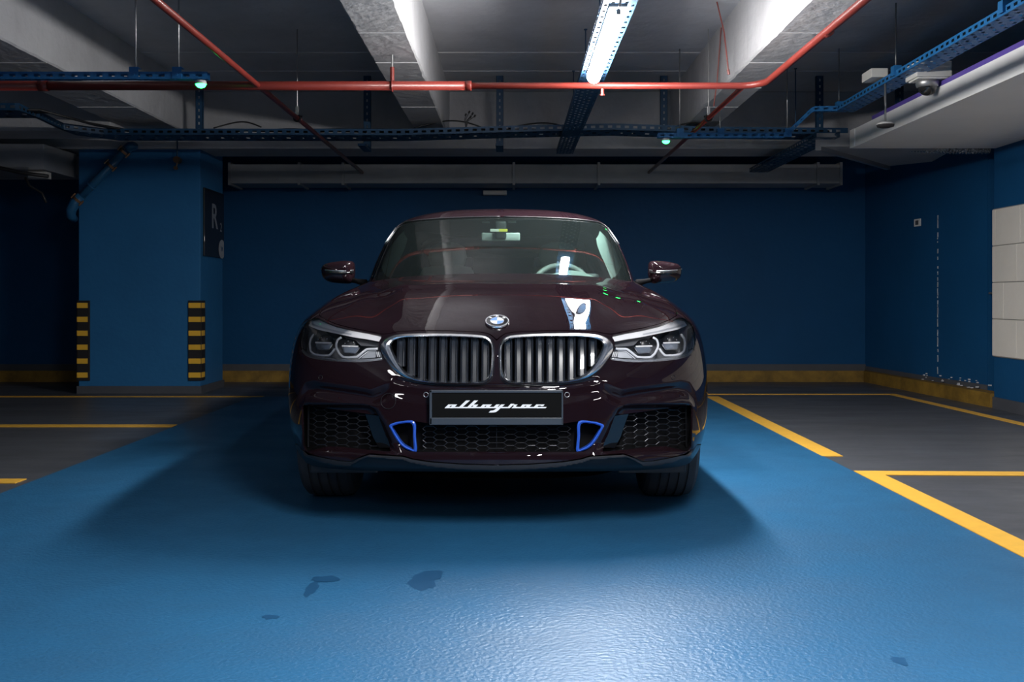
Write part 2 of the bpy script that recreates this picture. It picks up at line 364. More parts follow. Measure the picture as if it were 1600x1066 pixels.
# hanging posts
for k, (px, lab) in enumerate(((38,'far left, above the tray bend'),(312,'beside the left green lamp'),(574,'left of the middle beam'),(781,'right of the middle beam'),(1037,'left of the right beam'),(1280,'right of the right beam'),(1405,'behind the dome camera'))):
    X = (px-800)/F*9.22; zb = 2.46 if px in (38,1037,1280,1405) else 2.33
    if px == 312: zb = 2.42
    mb = MB(); perf(mb, [(X-.033,9.2,zb),(X-.033,9.2,CZ)], (.066,0,0), 1, .06, .4, .2)
    mb.box(X-.033,X-.03,9.2,9.24,zb,CZ).box(X+.03,X+.033,9.2,9.24,zb,CZ)
    if zb < 2.4: mb.box(X-.033,X+.033,8.85,9.24,zb-.02,zb)
    tag(mb.build('hanging_post', M['tray_dark']), 'dark blue slotted steel post under the ceiling, '+lab, 'post', 'posts carrying the back tray')
# rods with clips
rods = [(212,6.03,2.31,CZ,'left rod of the upper left channel'),(279,6.03,2.31,CZ,'rod nearest the left green lamp'),(1062,8.21,2.31,CZ,'steel rod nearest the right green lamp'),
        (1125,8.21,2.31,BZ,'steel rod under the right beam'),(1230,8.21,2.31,CZ,'steel rod at the step in the right channel'),(1311,8.2,2.53,CZ,'steel rod above the tray corner'),
        (1396,6.93,2.53,CZ,'steel rod in front of the dome camera'),(1556,5.4,2.53,CZ,'steel rod at the top right corner')]
for px, Y, z0, z1, lab in rods:
    X = (px-800)/F*Y if px not in (1396,1556) else 2.66+.012
    g = empty('support_rod', (X,Y,z1), lab, 'rod', 'rods carrying the channels')
    child_at(MB().tube([(X,Y,z0-.02),(X,Y,z1)], .0055, 8).build('threaded_rod', M['steel'], smooth=True), g)
    child_at(MB().box(X-.028,X+.028,Y-.035,Y-.03,z0-.03,z0+.04).box(X-.028,X+.028,Y-.03,Y+.02,z0+.036,z0+.04).box(X-.028,X-.024,Y-.03,Y+.02,z0-.03,z0+.04).tube([(X,Y-.04,z0-.008),(X,Y-.03,z0-.008)], .009, 6).build('clip', M['tray']), g)
for px, Y, z0, lab in ((915,7.6,2.43,'thin dark rod left of the tube light'),(896,9.0,2.43,'thin dark rod left of the hanging tray'),(937,5.6,2.43,'thin dark rod above the tube light'),(1243,8.9,2.45,'thin rod behind the right channel')):
    X = (px-800)/F*Y
    tag(MB().tube([(X,Y,z0),(X,Y,CZ)], .005, 6).tube([(X,Y,CZ-.008),(X,Y,CZ)], .014, 6).build('thin_rod', M['tray_dark']), lab, 'rod')
tag(MB().tube([(-4.28,8.5,CZ),(-4.28,8.5,2.88)], .006, 6).tube([(-4.28,8.5,2.90),(-4.28,8.5,2.86)], .02, 6).build('thin_rod', M['red']), 'short red rod stub at far left ceiling', 'rod')

# lamps
def tube_light(x, y0, y1, zc, label, k_=1.0):
    g = empty('tube_light', (x, (y0+y1)/2, zc), label, 'ceiling light', 'tube lights on the tray')
    child_at(MB().rbox(x-.044,x+.044,y0-.03,y1+.03,zc+.034,zc+.05,.004).build('housing', M['fixture']), g)
    n = 16; a0 = -.45; prof = [(.042*math.cos(a0+(math.pi-2*a0)*k/n), -.040*math.sin(a0+(math.pi-2*a0)*k/n)) for k in range(n+1)]
    vs = []; fs = []
    ys = [y0-.02, y0-.01, y0, y1, y1+.01, y1+.02]; sc_ = [.5, .85, 1, 1, .85, .5]
    for y, q in zip(ys, sc_): vs += [(x+a*q, y, zc+.015+b*q) for a, b in prof]
    for i in range(5):
        for k in range(n): fs.append((i*(n+1)+k,(i+1)*(n+1)+k,(i+1)*(n+1)+k+1,i*(n+1)+k+1))
    fs += [tuple(range(n+1)), tuple(5*(n+1)+k for k in range(n+1))[::-1]]
    child_at(mesh('diffuser', vs, fs, M['lampwhite'] if k_ > 1 else M['lampdim'], smooth=True), g)
    la = bpy.data.lights.new('tube', 'AREA'); la.shape = 'RECTANGLE'; la.size = .07; la.size_y = y1-y0-.04; la.energy = DOWN_W*(k_ if k_ != 1.0 else 2.3)
    lo = bpy.data.objects.new('tube', la); C.objects.link(lo); lo.location = (x, (y0+y1)/2, zc-.03); child_at(lo, g)
    child_at(MB().tube([(x,y0-.03,zc+.02),(x,y0-.10,zc+.02),(x,y0-.16,zc+.045)], .006).rbox(x-.012,x+.012,y0-.05,y0-.02,zc-.005,zc+.02,.003).build('cable_gland', M['fixture']), g)
    return g
tube_light(.515, 4.86, 6.28, 2.335, 'lit white tube light hanging over the car', 1.25)
tube_light(.515, .9, 2.3, 2.335, 'tube light nearer the camera on the same tray', 1.0)
tube_light(.515, -3.4, -2.0, 2.335, 'tube light farthest behind on the same tray', .99)
tube_light(-2.2, -.6, .8, 2.335, 'added fill tube light in the left ceiling bay', .2)  # fill lamp added in the left bay, out of view
tube_light(3.3-.9, -1.6, -.2, 2.25, 'tube light beside the soffit', .6)
def green(x, y, zc, lab):
    g = empty('green_lamp', (x,y,zc), lab, 'indicator lamp')
    child_at(MB().lathe([(0,.024),(.03,.022),(.034,.01),(.034,0)], 20, Matrix.Translation((x,y,zc)) @ Matrix.Rotation(math.pi/2,4,'X')).build('lamp_base', M['fixture'], smooth=True), g)
    pr = [(.03*math.cos(a), -.022*math.sin(a)) for a in [math.pi/2*k/6 for k in range(7)]]
    child_at(MB().lathe(pr, 20, Matrix.Translation((x,y,zc)) @ Matrix.Rotation(math.pi/2,4,'X')).build('led_dome', M['green'], smooth=True), g)
green(-1.875, 6.0, 2.245, 'glowing green bay lamp at the upper left')
green(1.265, 8.18, 2.245, 'glowing green bay lamp right of the car')

# dome camera, hanging sensor
g = empty('dome_camera', (2.88,6.85,2.45), 'white dome security camera above the purple edged soffit', 'camera')
child_at(MB().rbox(2.745,2.985,6.75,6.95,2.46,2.565,.006).rbox(2.76,2.97,6.77,6.93,2.45,2.478,.006).build('mounting_box', M['camwhite']), g)
R90 = Matrix.Rotation(math.pi/2,4,'X')
child_at(MB().lathe([(.03,.0),(.075,0),(.078,-.02),(.072,-.045),(.066,-.05)][::1], 28, Matrix.Translation((2.86,6.85,2.455)) @ Matrix.Rotation(-math.pi/2,4,'X') @ Matrix.Scale(-1,4,(0,1,0))).build('collar', M['steel'], smooth=True), g)
mb = MB(); pr = [(.064*math.cos(a), .06*math.sin(a)) for a in [math.pi/2*k/8 for k in range(9)]]
mb.add([(2.86+r*math.cos(2*math.pi*k/24), 6.85+r*math.sin(2*math.pi*k/24), 2.408-d) for r, d in pr for k in range(24)], [(i*24+k,i*24+(k+1)%24,(i+1)*24+(k+1)%24,(i+1)*24+k) for i in range(8) for k in range(24)])
child_at(mb.build('dome', M['dark_glass'], smooth=True), g)
tag(MB().rbox(2.60,2.72,7.2,7.4,2.555,2.62,.004).build('junction_box', M['camwhite']), 'pale junction box lying on the tray left of dome camera', 'box')
g = empty('hanging_sensor', (2.67,7.12,2.19), 'flat round black sensor hanging on steel rod from the right tray', 'sensor')
child_at(MB().tube([(2.67,7.12,2.2),(2.67,7.12,2.49)], .008, 10).build('pole', M['steel'], smooth=True), g)
for nm, m_, prz in (('cap', M['fixture'], [(.0,2.215),(.04,2.213),(.06,2.203),(.062,2.196)]), ('sensor_disc', M['guard'], [(.062,2.196),(.058,2.182),(.03,2.174),(0,2.172)])):
    mb = MB(); mb.add([(2.67+r*math.cos(2*math.pi*k/24), 7.12+r*math.sin(2*math.pi*k/24), zz) for r, zz in prz for k in range(24)], [(i*24+k,i*24+(k+1)%24,(i+1)*24+(k+1)%24,(i+1)*24+k) for i in range(3) for k in range(24)])
    child_at(mb.build(nm, m_, smooth=True), g)

# ducts
g = empty('air_duct', (0,11.1,2.2), 'long grey rectangular air duct along the top of the back wall', 'duct')
xs = [-3.09,-2.33,-1.85,0.02,.95,3.35,3.6]
for a, b in zip(xs, xs[1:]):
    child_at(MB().rbox(a+.012,b-.012,10.9,11.35,2.21,2.42,.006).build('duct_section', M['duct']), g)
for a in xs: child_at(MB().box(a-.014,a+.014,10.88,11.37,2.19,2.44).build('flange', M['duct']), g)
g = empty('air_duct', (3.3,9.2,2.26), 'grey metal duct running diagonally beneath the right soffit end', 'duct')
poly = [(2.66,8.63),(3.76,9.92),(4.05,9.6),(3.95,9.05),(3.6,8.64)]
child_at(MB().prism(poly, 'z', 2.27, 2.385).build('duct_section', M['duct']), g)
child_at(MB().prism([(2.63,8.63),(3.74,9.95),(3.77,9.92),(2.68,8.63)], 'z', 2.235, 2.385).build('flange', M['steel']), g)
pts = []
for k in range(90):
    t = k/89; pts.append((3.45+.78*t, 8.95-.15*t, 2.325-.05*math.sin(t*1.6)*1+.0*t))
mb = MB(); mb.tube(pts, [.038+.010*math.sin(k*2.1)+.006*random.random() for k in range(90)], 12)
tag(mb.build('flexible_duct', M['foil'], smooth=False), 'crumpled silver foil duct just under the right soffit', 'duct')
g = empty('air_duct', (-5.2,9.5,2.3), 'large dark grey duct left of the blue pillar', 'duct')
child_at(MB().rbox(-8,-5.35,9.4,10.1,2.13,2.42,.006).build('duct_section', M['duct']), g)
child_at(MB().rbox(-5.3,-4.42,9.4,10.1,2.17,2.415,.006).build('duct_section', M['duct']), g)
child_at(MB().box(-5.34,-5.30,9.38,10.12,2.11,2.44).build('flange', M['steel']), g)
child_at(MB().box(-5.0,-4.55,9.36,9.39,2.165,2.185).build('flange', M['steel']), g)
struct(MB().box(-8.9,-4.4,10.45,10.9,2.25,2.44).build('trim_1', M['beam']))
g = empty('emergency_light', (-4.53,9.6,2.13), 'small grey box lamp under the duct beside the pillar', 'lamp')
child_at(MB().rbox(-4.62,-4.45,9.5,9.62,2.10,2.165,.006).build('lamp_box', M['camwhite']), g)
tag(MB().tube([(-5.6,9.3,2.30),(-5.0,9.32,2.22),(-4.6,9.34,2.13),(-4.36,9.36,2.10)], .018, 8).build('black_cable', M['cable'], smooth=True), 'black cable running along the duct left of the pillar', 'cable')
tag(MB().tube([(-4.62,9.45,2.10),(-4.58,9.45,2.02),(-4.46,9.45,1.95),(-4.42,9.45,1.86)], .012, 8).build('black_cable', M['cable'], smooth=True), 'short black cable drooping under the small box lamp', 'cable')
tag(MB().rbox(-.33,-.06,11.38,11.48,2.135,2.185,.006).build('wall_box', M['camwhite']), 'small pale box high on the back wall above the car', 'box')

# diagonal blue pipe on the pillar with flanges
g = empty('drain_pipe', (-3.9,9.8,2.1), 'blue flanged pipe slanting across the top of the pillar', 'pipe')
A = Vector(wp(196,236,9.82)); B = Vector(wp(122,312,9.82)); d = (B-A).normalized()
child_at(MB().tube([A,B], .038, 16).build('pipe_body', M['pipe_blue'], smooth=True), g)
child_at(MB().tube([B-d*.05,B+d*.04,B+d*.10+Vector((0,0,-.03)),B+d*.12+Vector((0,.03,-.07)),B+d*.12+Vector((0,.1,-.10))], [.045,.052,.05,.045,.04], 16).build('elbow', M['pipe_blue'], smooth=True), g)
child_at(MB().tube([A-d*.02, A-d*.06, A-d*.08+Vector((0,.06,0)), A-d*.08+Vector((0,.09,0))], [.045,.047,.045,.04], 16).build('elbow', M['pipe_blue'], smooth=True), g)
for t in (0.02, .30, 1.0):
    q = A.lerp(B, t)
    child_at(MB().tube([q-d*.012,q+d*.012], .056, 14).build('coupling', M['brass'], smooth=False), g)
    for s_ in (-1, 1):
        off = d.cross(Vector((0,1,0)))*.055*s_
        child_at(MB().tube([q+off-d*.03+Vector((0,-.02,0)),q+off+d*.03+Vector((0,-.02,0))], .009, 6).build('bolt', M['brass']), g)
q = A.lerp(B, .72); child_at(MB().tube([q-d*.006,q+d*.006], .048, 14).build('coupling', M['pipe_blue']), g)
g = empty('sprinkler_valve', wp(277,256,9.9), 'small brass valve hanging in front of the pillar top', 'valve')
x, y, zq = wp(277,250,9.88)
child_at(MB().tube([(x,y,zq+.22),(x,y,zq)], .007, 8).build('drop_pipe', M['tray_dark']), g)
child_at(MB().tube([(x,y-.03,zq),(x,y+.04,zq)], .034, 14).build('valve_body', M['brass']), g)
child_at(MB().tube([(x-.015,y-.02,zq-.08),(x-.015,y+.02,zq-.08)], .018, 12).tube([(x,y,zq-.03),(x-.012,y,zq-.07)], .008, 8).build('valve_handle', M['brass']), g)

# cables lying on the back tray
def wig(x0, x1, y, z, seed, r, amp=.012):
    n = int((x1-x0)/.08)+2
    return [(x0+(x1-x0)*k/(n-1), y+.05*noise.noise(Vector((k*.23,seed,0))), z+amp*(1+noise.noise(Vector((k*.31,seed,5))))) for k in range(n)]
for k, (x0, x1, y, z_, lab) in enumerate(((-3.6,.9,8.93,2.45,'black cable bundle front strand on the back tray'),(-3.7,1.9,9.0,2.46,'black cable bundle middle strand on the back tray'),(-2.2,2.9,9.08,2.465,'black cable bundle rear strand on the back tray'))):
    tag(MB().tube(wig(x0,x1,y,z_,k*3.7,.01), .013, 6).build('black_cable', M['cable'], smooth=True), lab, 'cable', 'cables lying on the back tray')
for k, (px, py, wx, hz, lab) in enumerate(((372,200,.22,.06,'cable loop on the tray near the pillar'),(700,190,.30,.07,'cable loop on the tray beneath the middle beam'),(840,188,.26,.05,'cable loop on the tray left of hanging light tray'),(1078,184,.16,.05,'cable loop on the tray near the right green lamp'))):
    X, Y, Z = wp(px, py, 8.9)
    pts = [(X-wx+2*wx*t, 8.9+.05*math.sin(t*5), 2.475+hz*math.sin(math.pi*t)) for t in [i/16 for i in range(17)]]
    tag(MB().tube(pts, .007, 6).build('cable_loop', M['cable'], smooth=True), lab, 'cable')
g = empty('cable_ends', wp(735,190,8.8), 'sprig of loose cable ends sticking up from the tray', 'cable')
for dx, dz in ((-.03,.09),(.0,.115),(.03,.10),(.05,.08),(.012,.07)):
    x, y, zq = wp(728,196,8.85)
    child_at(MB().tube([(x,y,zq-.03),(x+dx*.4,y,zq+dz*.5),(x+dx+.03,y-.01,zq+dz)], .0035, 5).tube([(x+dx+.025,y-.01,zq+dz-.008),(x+dx+.035,y-.01,zq+dz+.012)], .009, 6).build('cable_end', M['cable']), g)
pts = [(-5.6,7.8,2.44),(-3.72,7.85,2.44),(-3.62,8.5,2.45),(-3.4,8.95,2.455),(-2.5,9.0,2.455)]
for k in range(4):
    tag(MB().tube([(a,b+k*.05,c+.003*k) for a,b,c in pts], .011, 6).build('black_cable', M['cable'], smooth=True), ('foremost','second','third','rearmost')[k]+' of four black cables following the left bend of the tray', 'cable', 'cables in the left bend')

# ============================================================ THE CAR
CX, CY = -.062, 3.97            # car origin: centre of the nose at ground level; x right, y back, z up
car = empty('car', (CX, CY, 0), 'dark aubergine fastback car facing the camera on the blue lane', 'car')
M['paint'] = mat('aubergine_paint', (.0120,.0056,.0078,1), .5, metal=.0, coat=1, coat_r=.012, spec=.0)
M['chrome'] = mat('chrome', (.97,.98,1,1), .24, metal=1)
M['satin'] = mat('satin_silver', (.72,.74,.78,1), .28, metal=1)
M['blackp'] = mat('black_plastic', (.02,.021,.025,1), .35)
M['gloss_black'] = mat('gloss_black', (.008,.008,.009,1), .08, coat=1)
M['slat'] = mat('grille_slat_dark', (.015,.018,.025,1), .3, metal=.0, coat=.5)
M['inner'] = mat('inner_dark', (.006,.006,.007,1), .8, spec=.1)
M['tyre'] = mat('tyre_rubber', (.05,.05,.054,1), .6, bump=.1, bscale=200)
M['rim'] = mat('alloy', (.35,.35,.37,1), .3, metal=1)
M['bluetrim'] = mat('bright_blue_trim', (.03,.12,.62,1), .3, coat=.6)
M['drl'] = mat('light_guide', (.92,.94,1,1), .35, coat=1)
M['lampchrome'] = mat('reflector_chrome', (.8,.82,.86,1), .22, metal=1)
M['eyebrow'] = mat('daylight_strip', (.95,.95,.97,1), .35, metal=.0, coat=.5)
M['seat'] = mat('light_leather', (.42,.44,.43,1), .55)
M['trim_light'] = mat('light_grey_fabric', (.2,.23,.22,1), .8)
M['dash'] = mat('dark_dash', (.03,.03,.032,1), .6)
def glass_mat(name, tint, refl_r=.004, ior=1.52, dust=0):
    m = bpy.data.materials.new(name); m.use_nodes = True; nt = m.node_tree; nt.nodes.clear()
    o = nt.nodes.new('ShaderNodeOutputMaterial'); mx = nt.nodes.new('ShaderNodeMixShader')
    t = nt.nodes.new('ShaderNodeBsdfTransparent'); t.inputs[0].default_value = tint
    g = nt.nodes.new('ShaderNodeBsdfGlossy'); g.inputs['Roughness'].default_value = refl_r
    f = nt.nodes.new('ShaderNodeFresnel'); f.inputs[0].default_value = ior
    nt.links.new(f.outputs[0], mx.inputs[0]); nt.links.new(t.outputs[0], mx.inputs[1]); nt.links.new(g.outputs[0], mx.inputs[2])
    if dust:
        d = nt.nodes.new('ShaderNodeBsdfDiffuse'); d.inputs[0].default_value = (.62,.85,.84,1); m2 = nt.nodes.new('ShaderNodeMixShader'); m2.inputs[0].default_value = dust
        nt.links.new(mx.outputs[0], m2.inputs[1]); nt.links.new(d.outputs[0], m2.inputs[2]); nt.links.new(m2.outputs[0], o.inputs[0])
    else: nt.links.new(mx.outputs[0], o.inputs[0])
    return m
M['windscreen'] = glass_mat('windscreen_glass', (.60,.74,.70,1), ior=1.75, dust=.006)
M['lens'] = glass_mat('lamp_lens', (.995,.995,1,1))

# ---- control nets (half car): rows from sill to belt, columns from the nose round to the tail
NET = np.array([
 [(0,.12,.242),(.22,.13,.242),(.44,.15,.240),(.62,.20,.236),(.76,.30,.230),(.84,.42,.224),(.89,.58,.215),(.89,.88,.20),(.89,1.25,.19),(.87,2,.19),(.87,3,.19),(.88,3.95,.2),(.85,4.6,.24),(.55,4.95,.27),(0,5.0,.27)],
 [(0,.015,.275),(.22,.02,.275),(.44,.045,.272),(.64,.11,.27),(.79,.22,.272),(.875,.36,.28),(.925,.57,.28),(.93,.88,.26),(.93,1.25,.24),(.91,2,.24),(.91,3,.24),(.93,3.95,.25),(.90,4.6,.30),(.60,5.0,.33),(0,5.06,.33)],
 [(0,-.005,.355),(.22,0,.355),(.44,.025,.355),(.65,.085,.355),(.808,.19,.358),(.902,.34,.362),(.945,.56,.365),(.95,.88,.36),(.945,1.25,.36),(.935,2,.36),(.935,3,.36),(.95,3.95,.36),(.93,4.62,.38),(.62,5.03,.4),(0,5.09,.4)],
 [(0,-.005,.455),(.22,0,.455),(.44,.022,.455),(.655,.08,.455),(.818,.18,.458),(.910,.33,.462),(.952,.56,.465),(.958,.88,.46),(.95,1.25,.46),(.942,2,.46),(.942,3,.46),(.957,3.95,.47),(.94,4.62,.48),(.64,5.03,.5),(0,5.09,.5)],
 [(0,.005,.56),(.22,.008,.56),(.44,.03,.56),(.66,.085,.56),(.82,.18,.56),(.912,.33,.565),(.955,.56,.57),(.962,.88,.57),(.953,1.25,.57),(.944,2,.57),(.944,3,.58),(.96,3.95,.58),(.94,4.62,.6),(.65,5.03,.62),(0,5.08,.62)],
 [(0,.028,.66),(.22,.032,.66),(.44,.052,.66),(.66,.105,.66),(.812,.195,.662),(.905,.34,.668),(.95,.56,.675),(.96,.88,.68),(.952,1.25,.68),(.942,2,.69),(.942,3,.70),(.96,3.95,.7),(.93,4.62,.72),(.65,5.0,.74),(0,5.05,.74)],
 [(0,.055,.755),(.22,.06,.755),(.44,.082,.755),(.65,.138,.756),(.80,.23,.762),(.89,.37,.77),(.937,.57,.775),(.948,.88,.785),(.945,1.25,.79),(.938,2,.80),(.938,3,.81),(.955,3.95,.81),(.92,4.6,.83),(.64,4.97,.85),(0,5.02,.85)],
 [(0,.10,.815),(.22,.105,.815),(.44,.130,.818),(.64,.188,.828),(.775,.275,.842),(.862,.41,.848),(.913,.60,.85),(.930,.88,.86),(.932,1.25,.87),(.928,2,.88),(.928,3,.89),(.94,3.95,.90),(.90,4.58,.92),(.62,4.95,.93),(0,5.02,.93)],
 [(0,.19,.866),(.22,.197,.865),(.43,.225,.865),(.615,.285,.868),(.735,.375,.882),(.812,.495,.892),(.862,.66,.897),(.892,.93,.905),(.902,1.3,.92),(.905,2,.93),(.905,3,.94),(.91,3.95,.95),(.87,4.55,.97),(.6,4.92,.98),(0,4.99,.98)],
 [(0,.36,.955),(.21,.367,.953),(.41,.40,.948),(.59,.465,.934),(.705,.56,.926),(.782,.68,.932),(.828,.82,.942),(.858,1.06,.95),(.870,1.42,.962),(.875,2.05,.97),(.875,3,.98),(.875,3.97,.99),(.84,4.55,1.01),(.57,4.9,1.03),(0,4.97,1.03)],
 [(0,.60,1.020),(.20,.607,1.018),(.40,.64,1.010),(.57,.71,.992),(.69,.82,.974),(.762,.95,.973),(.802,1.08,.981),(.830,1.29,.99),(.845,1.58,1.0),(.852,2.1,1.005),(.852,3.05,1.015),(.85,3.97,1.03),(.81,4.52,1.05),(.54,4.87,1.06),(0,4.94,1.06)],
 [(0,.96,1.052),(.20,.965,1.051),(.40,.99,1.045),(.57,1.05,1.030),(.69,1.15,1.012),(.752,1.26,1.008),(.785,1.38,1.011),(.808,1.55,1.018),(.822,1.82,1.025),(.828,2.2,1.03),(.828,3.1,1.045),(.82,3.98,1.06),(.78,4.5,1.07),(.5,4.83,1.08),(0,4.9,1.08)],
 [(0,1.33,1.088),(.20,1.335,1.087),(.40,1.36,1.080),(.57,1.405,1.066),(.68,1.47,1.053),(.733,1.56,1.046),(.762,1.67,1.045),(.785,1.82,1.048),(.798,2.06,1.052),(.803,2.45,1.056),(.803,3.15,1.072),(.79,4.0,1.09),(.75,4.45,1.10),(.47,4.76,1.10),(0,4.83,1.10)],
])
base = NET[12].copy(); base[:,2] -= .012; base[:7,1] += .012
top = np.array([(0,2.10,1.452),(.20,2.105,1.450),(.40,2.12,1.444),(.54,2.15,1.450),(.615,2.20,1.446),(.650,2.28,1.450),(.662,2.40,1.457),(.668,2.55,1.465),(.672,2.75,1.470),(.672,3.0,1.470),(.668,3.35,1.455),(.64,3.85,1.41),(.56,4.2,1.35),(.33,4.38,1.31),(0,4.42,1.30)])
GR = [base]
for t, b in ((.33,.018),(.67,.018)):
    q = base*(1-t)+top*t; q[:5,1] -= .02; q[:5,2] += b; q[5:12,0] += b; GR.append(q)
GR.append(top)
cen = np.array([(0,2.60,1.540),(0,2.60,1.540),(0,2.61,1.540),(0,2.63,1.540),(0,2.66,1.541),(0,2.7,1.543),(0,2.76,1.545),(0,2.83,1.547),(0,2.95,1.548),(0,3.1,1.546),(0,3.3,1.538),(0,3.6,1.51),(0,3.75,1.49),(0,3.82,1.48),(0,3.86,1.47)])
q = top*.62+cen*.38; q[:,2] = top[:,2]+(cen[:,2]-top[:,2])*.74; GR.append(q)
q = top*.28+cen*.72; q[:,2] = top[:,2]+(cen[:,2]-top[:,2])*.92; GR.append(q)
GR.append(cen)
GNET = np.array(GR)

def bspl(P, t):
    """uniform cubic B-spline through net P (n, ...) with mirrored / extrapolated ends; t array in [0,n-1]"""
    n = len(P)-3; i = np.clip(np.floor(t).astype(int), 0, n-1); f = (t-i)[..., None]
    b0 = (1-f)**3/6; b1 = (3*f**3-6*f**2+4)/6; b2 = (-3*f**3+3*f**2+3*f+1)/6; b3 = f**3/6
    return i, (b0, b1, b2, b3)
class Surf:
    def __init__(s, net, capv=True):
        nv, nu, _ = net.shape; mir = np.array([-1,1,1])
        a = np.concatenate([net[:,1:2]*mir, net, net[:,-2:-1]*mir], 1)
        lo = 2*a[:1]-a[1:2]; hi = (2*a[-1:]-a[-2:-1]) if capv else a[-2:-1]*mir
        s.P = np.concatenate([lo, a, hi], 0); s.nu = nu-1; s.nv = nv-1; s.disp = None
    def ev(s, u, v):
        u = np.clip(np.asarray(u, float), 0, s.nu); v = np.clip(np.asarray(v, float), 0, s.nv)
        iu, bu = bspl(np.zeros(s.nu+3), u); iv, bv = bspl(np.zeros(s.nv+3), v)
        r = 0
        for a in range(4):
            for b in range(4): r = r+bv[a]*bu[b]*s.P[iv+a, iu+b]
        return r
    def nrm(s, u, v, full=False):
        f = s.pt if full else s.ev; e = 1e-3
        u = np.asarray(u, float); v = np.asarray(v, float)
        du = f(u+e, v)-f(u-e, v); dv = f(u, v+e)-f(u, v-e)
        n = np.cross(du, dv); n /= np.linalg.norm(n, axis=-1, keepdims=True)+1e-12; return n
    def pt(s, u, v):
        p = s.ev(u, v)
        if s.disp is None: return p
        d = s.disp(p, u, v); return p+s.nrm(u, v)*d[..., None]
def proj(p):
    """car space -> photo pixel"""
    X = p[...,0]+CX; Y = p[...,1]+CY
    return np.stack([800+X/Y*F, 465-(p[...,2]-EYE)/Y*F], -1)
def side(p): return p[..., 1:3]
BODY = Surf(NET); GH = Surf(GNET, capv=False)
class Inv:
    def __init__(s, S_, fn, u0, u1, v0, v1, n=140):
        s.S = S_; s.fn = fn; s.b = (u0,u1,v0,v1)
        s.U, s.V = np.meshgrid(np.linspace(u0,u1,n), np.linspace(v0,v1,n)); s.G = fn(S_.pt(s.U, s.V))
    def __call__(s, q, front=True):
        q = np.asarray(q, float).reshape(-1,2); out = []
        u0,u1,v0,v1 = s.b
        for t in q:
            d = ((s.G-t)**2).sum(-1); k = np.unravel_index(d.argmin(), d.shape); x = np.array([s.U[k], s.V[k]])
            for _ in range(8):
                e = 1e-3; uu = np.array([x[0], x[0]+e, x[0]]); vv = np.array([x[1], x[1], x[1]+e])
                r = s.fn(s.S.pt(uu, vv)); J = np.stack([(r[1]-r[0])/e, (r[2]-r[0])/e], 1)
                try: st = np.linalg.lstsq(J, t-r[0], rcond=1e-3)[0]
                except Exception: break
                st = np.clip(st, -.25, .25); x = x+st; x[0] = min(max(x[0],u0),u1); x[1] = min(max(x[1],v0),v1)
                if abs(st).max() < 1e-6: break
            out.append(x)
        return np.array(out)
def sst(x): x = np.clip(x, 0, 1); return x*x*(3-2*x)
def pline(X, pts):
    xs = [a for a, b in pts]; ys = [b for a, b in pts]; return np.interp(X, xs, ys)
L1 = [(775,610),(870,607),(905,603),(942,596),(958,604),(972,609.5),(990,606),(1027,600.5),(1065,595),(1078,598),(1086,612),(1092,632)]
L2 = [(586,640),(632,968),(644,957)]
VALP = [(775.5,727),(830,725.5),(880,721.8),(907,717.5),(922,713),(940,712),(975,709.5),(990,715),(1003,721.5),(1020,720.5),(1045,716),(1072,710),(1085,701),(1093,688)]
def disp(p, u, v):
    q = proj(p); X, Y = q[...,0], q[...,1]; u = np.asarray(u, float)+0*X; v = np.asarray(v, float)+0*X
    fade = (1-sst((u-5.6)/.5))*(1-sst((v-8.2)/.6))
    d = 0*X
    # ledge under the wing crease
    s_ = Y-pline(X, L1); amp = .003+.022*sst((X-938)/22)
    d -= amp*np.clip(s_/11, 0, 1)*(1-sst((s_-13)/17))*(1-sst((X-1070)/22))
    # small raised groove below the kidneys
    d -= .006*sst((s_+9)/4)*(1-sst((s_+2)/3))*(1-sst((X-925)/15))
    # intake surround falls back outboard of the diagonal crease
    xl = np.interp(Y, [632,644,665,695,710,718], [968,957,945,933,922,905])
    t = X-xl; d -= .038*sst(t/22)*sst((Y-630)/10)*(1-sst((Y-700)/9))*(1-sst((X-1072)/10))
    # lip and side blades jut forward to a crisp lower edge
    V = pline(X, VALP); d += (.026-.008*sst((X-1040)/30))*np.clip((Y-(V-19))/19, 0, 1)*(1-np.clip((Y-V-1)/4, 0, 1))*(1-sst((X-1070)/22))*fade
    # cross crease at the rear of the bonnet
    yc = .66+.35*p[...,0]**2; fr2 = (1-sst((np.abs(p[...,0])-.50)/.15))*(v > 8)
    d += fr2*.006*np.exp(-((p[...,1]-yc)/.05)**2)
    d = d*(1-sst((u-5.6)/.5))
    # bonnet ridges and fender hollow
    ax = np.abs(p[...,0]); xr = .40+.10*(v-8)/4
    hv = sst((v-7.6)/1.2)*(1-sst((v-11)/1))
    d += .007*np.exp(-((ax-xr)/.05)**2)*hv - .010*np.exp(-((ax-xr-.13)/.07)**2)*hv
    return d
BODY.disp = disp
IV = Inv(BODY, proj, 0, 6.3, .3, 12)
IS = Inv(BODY, side, 5.2, 13.4, 0, 12)

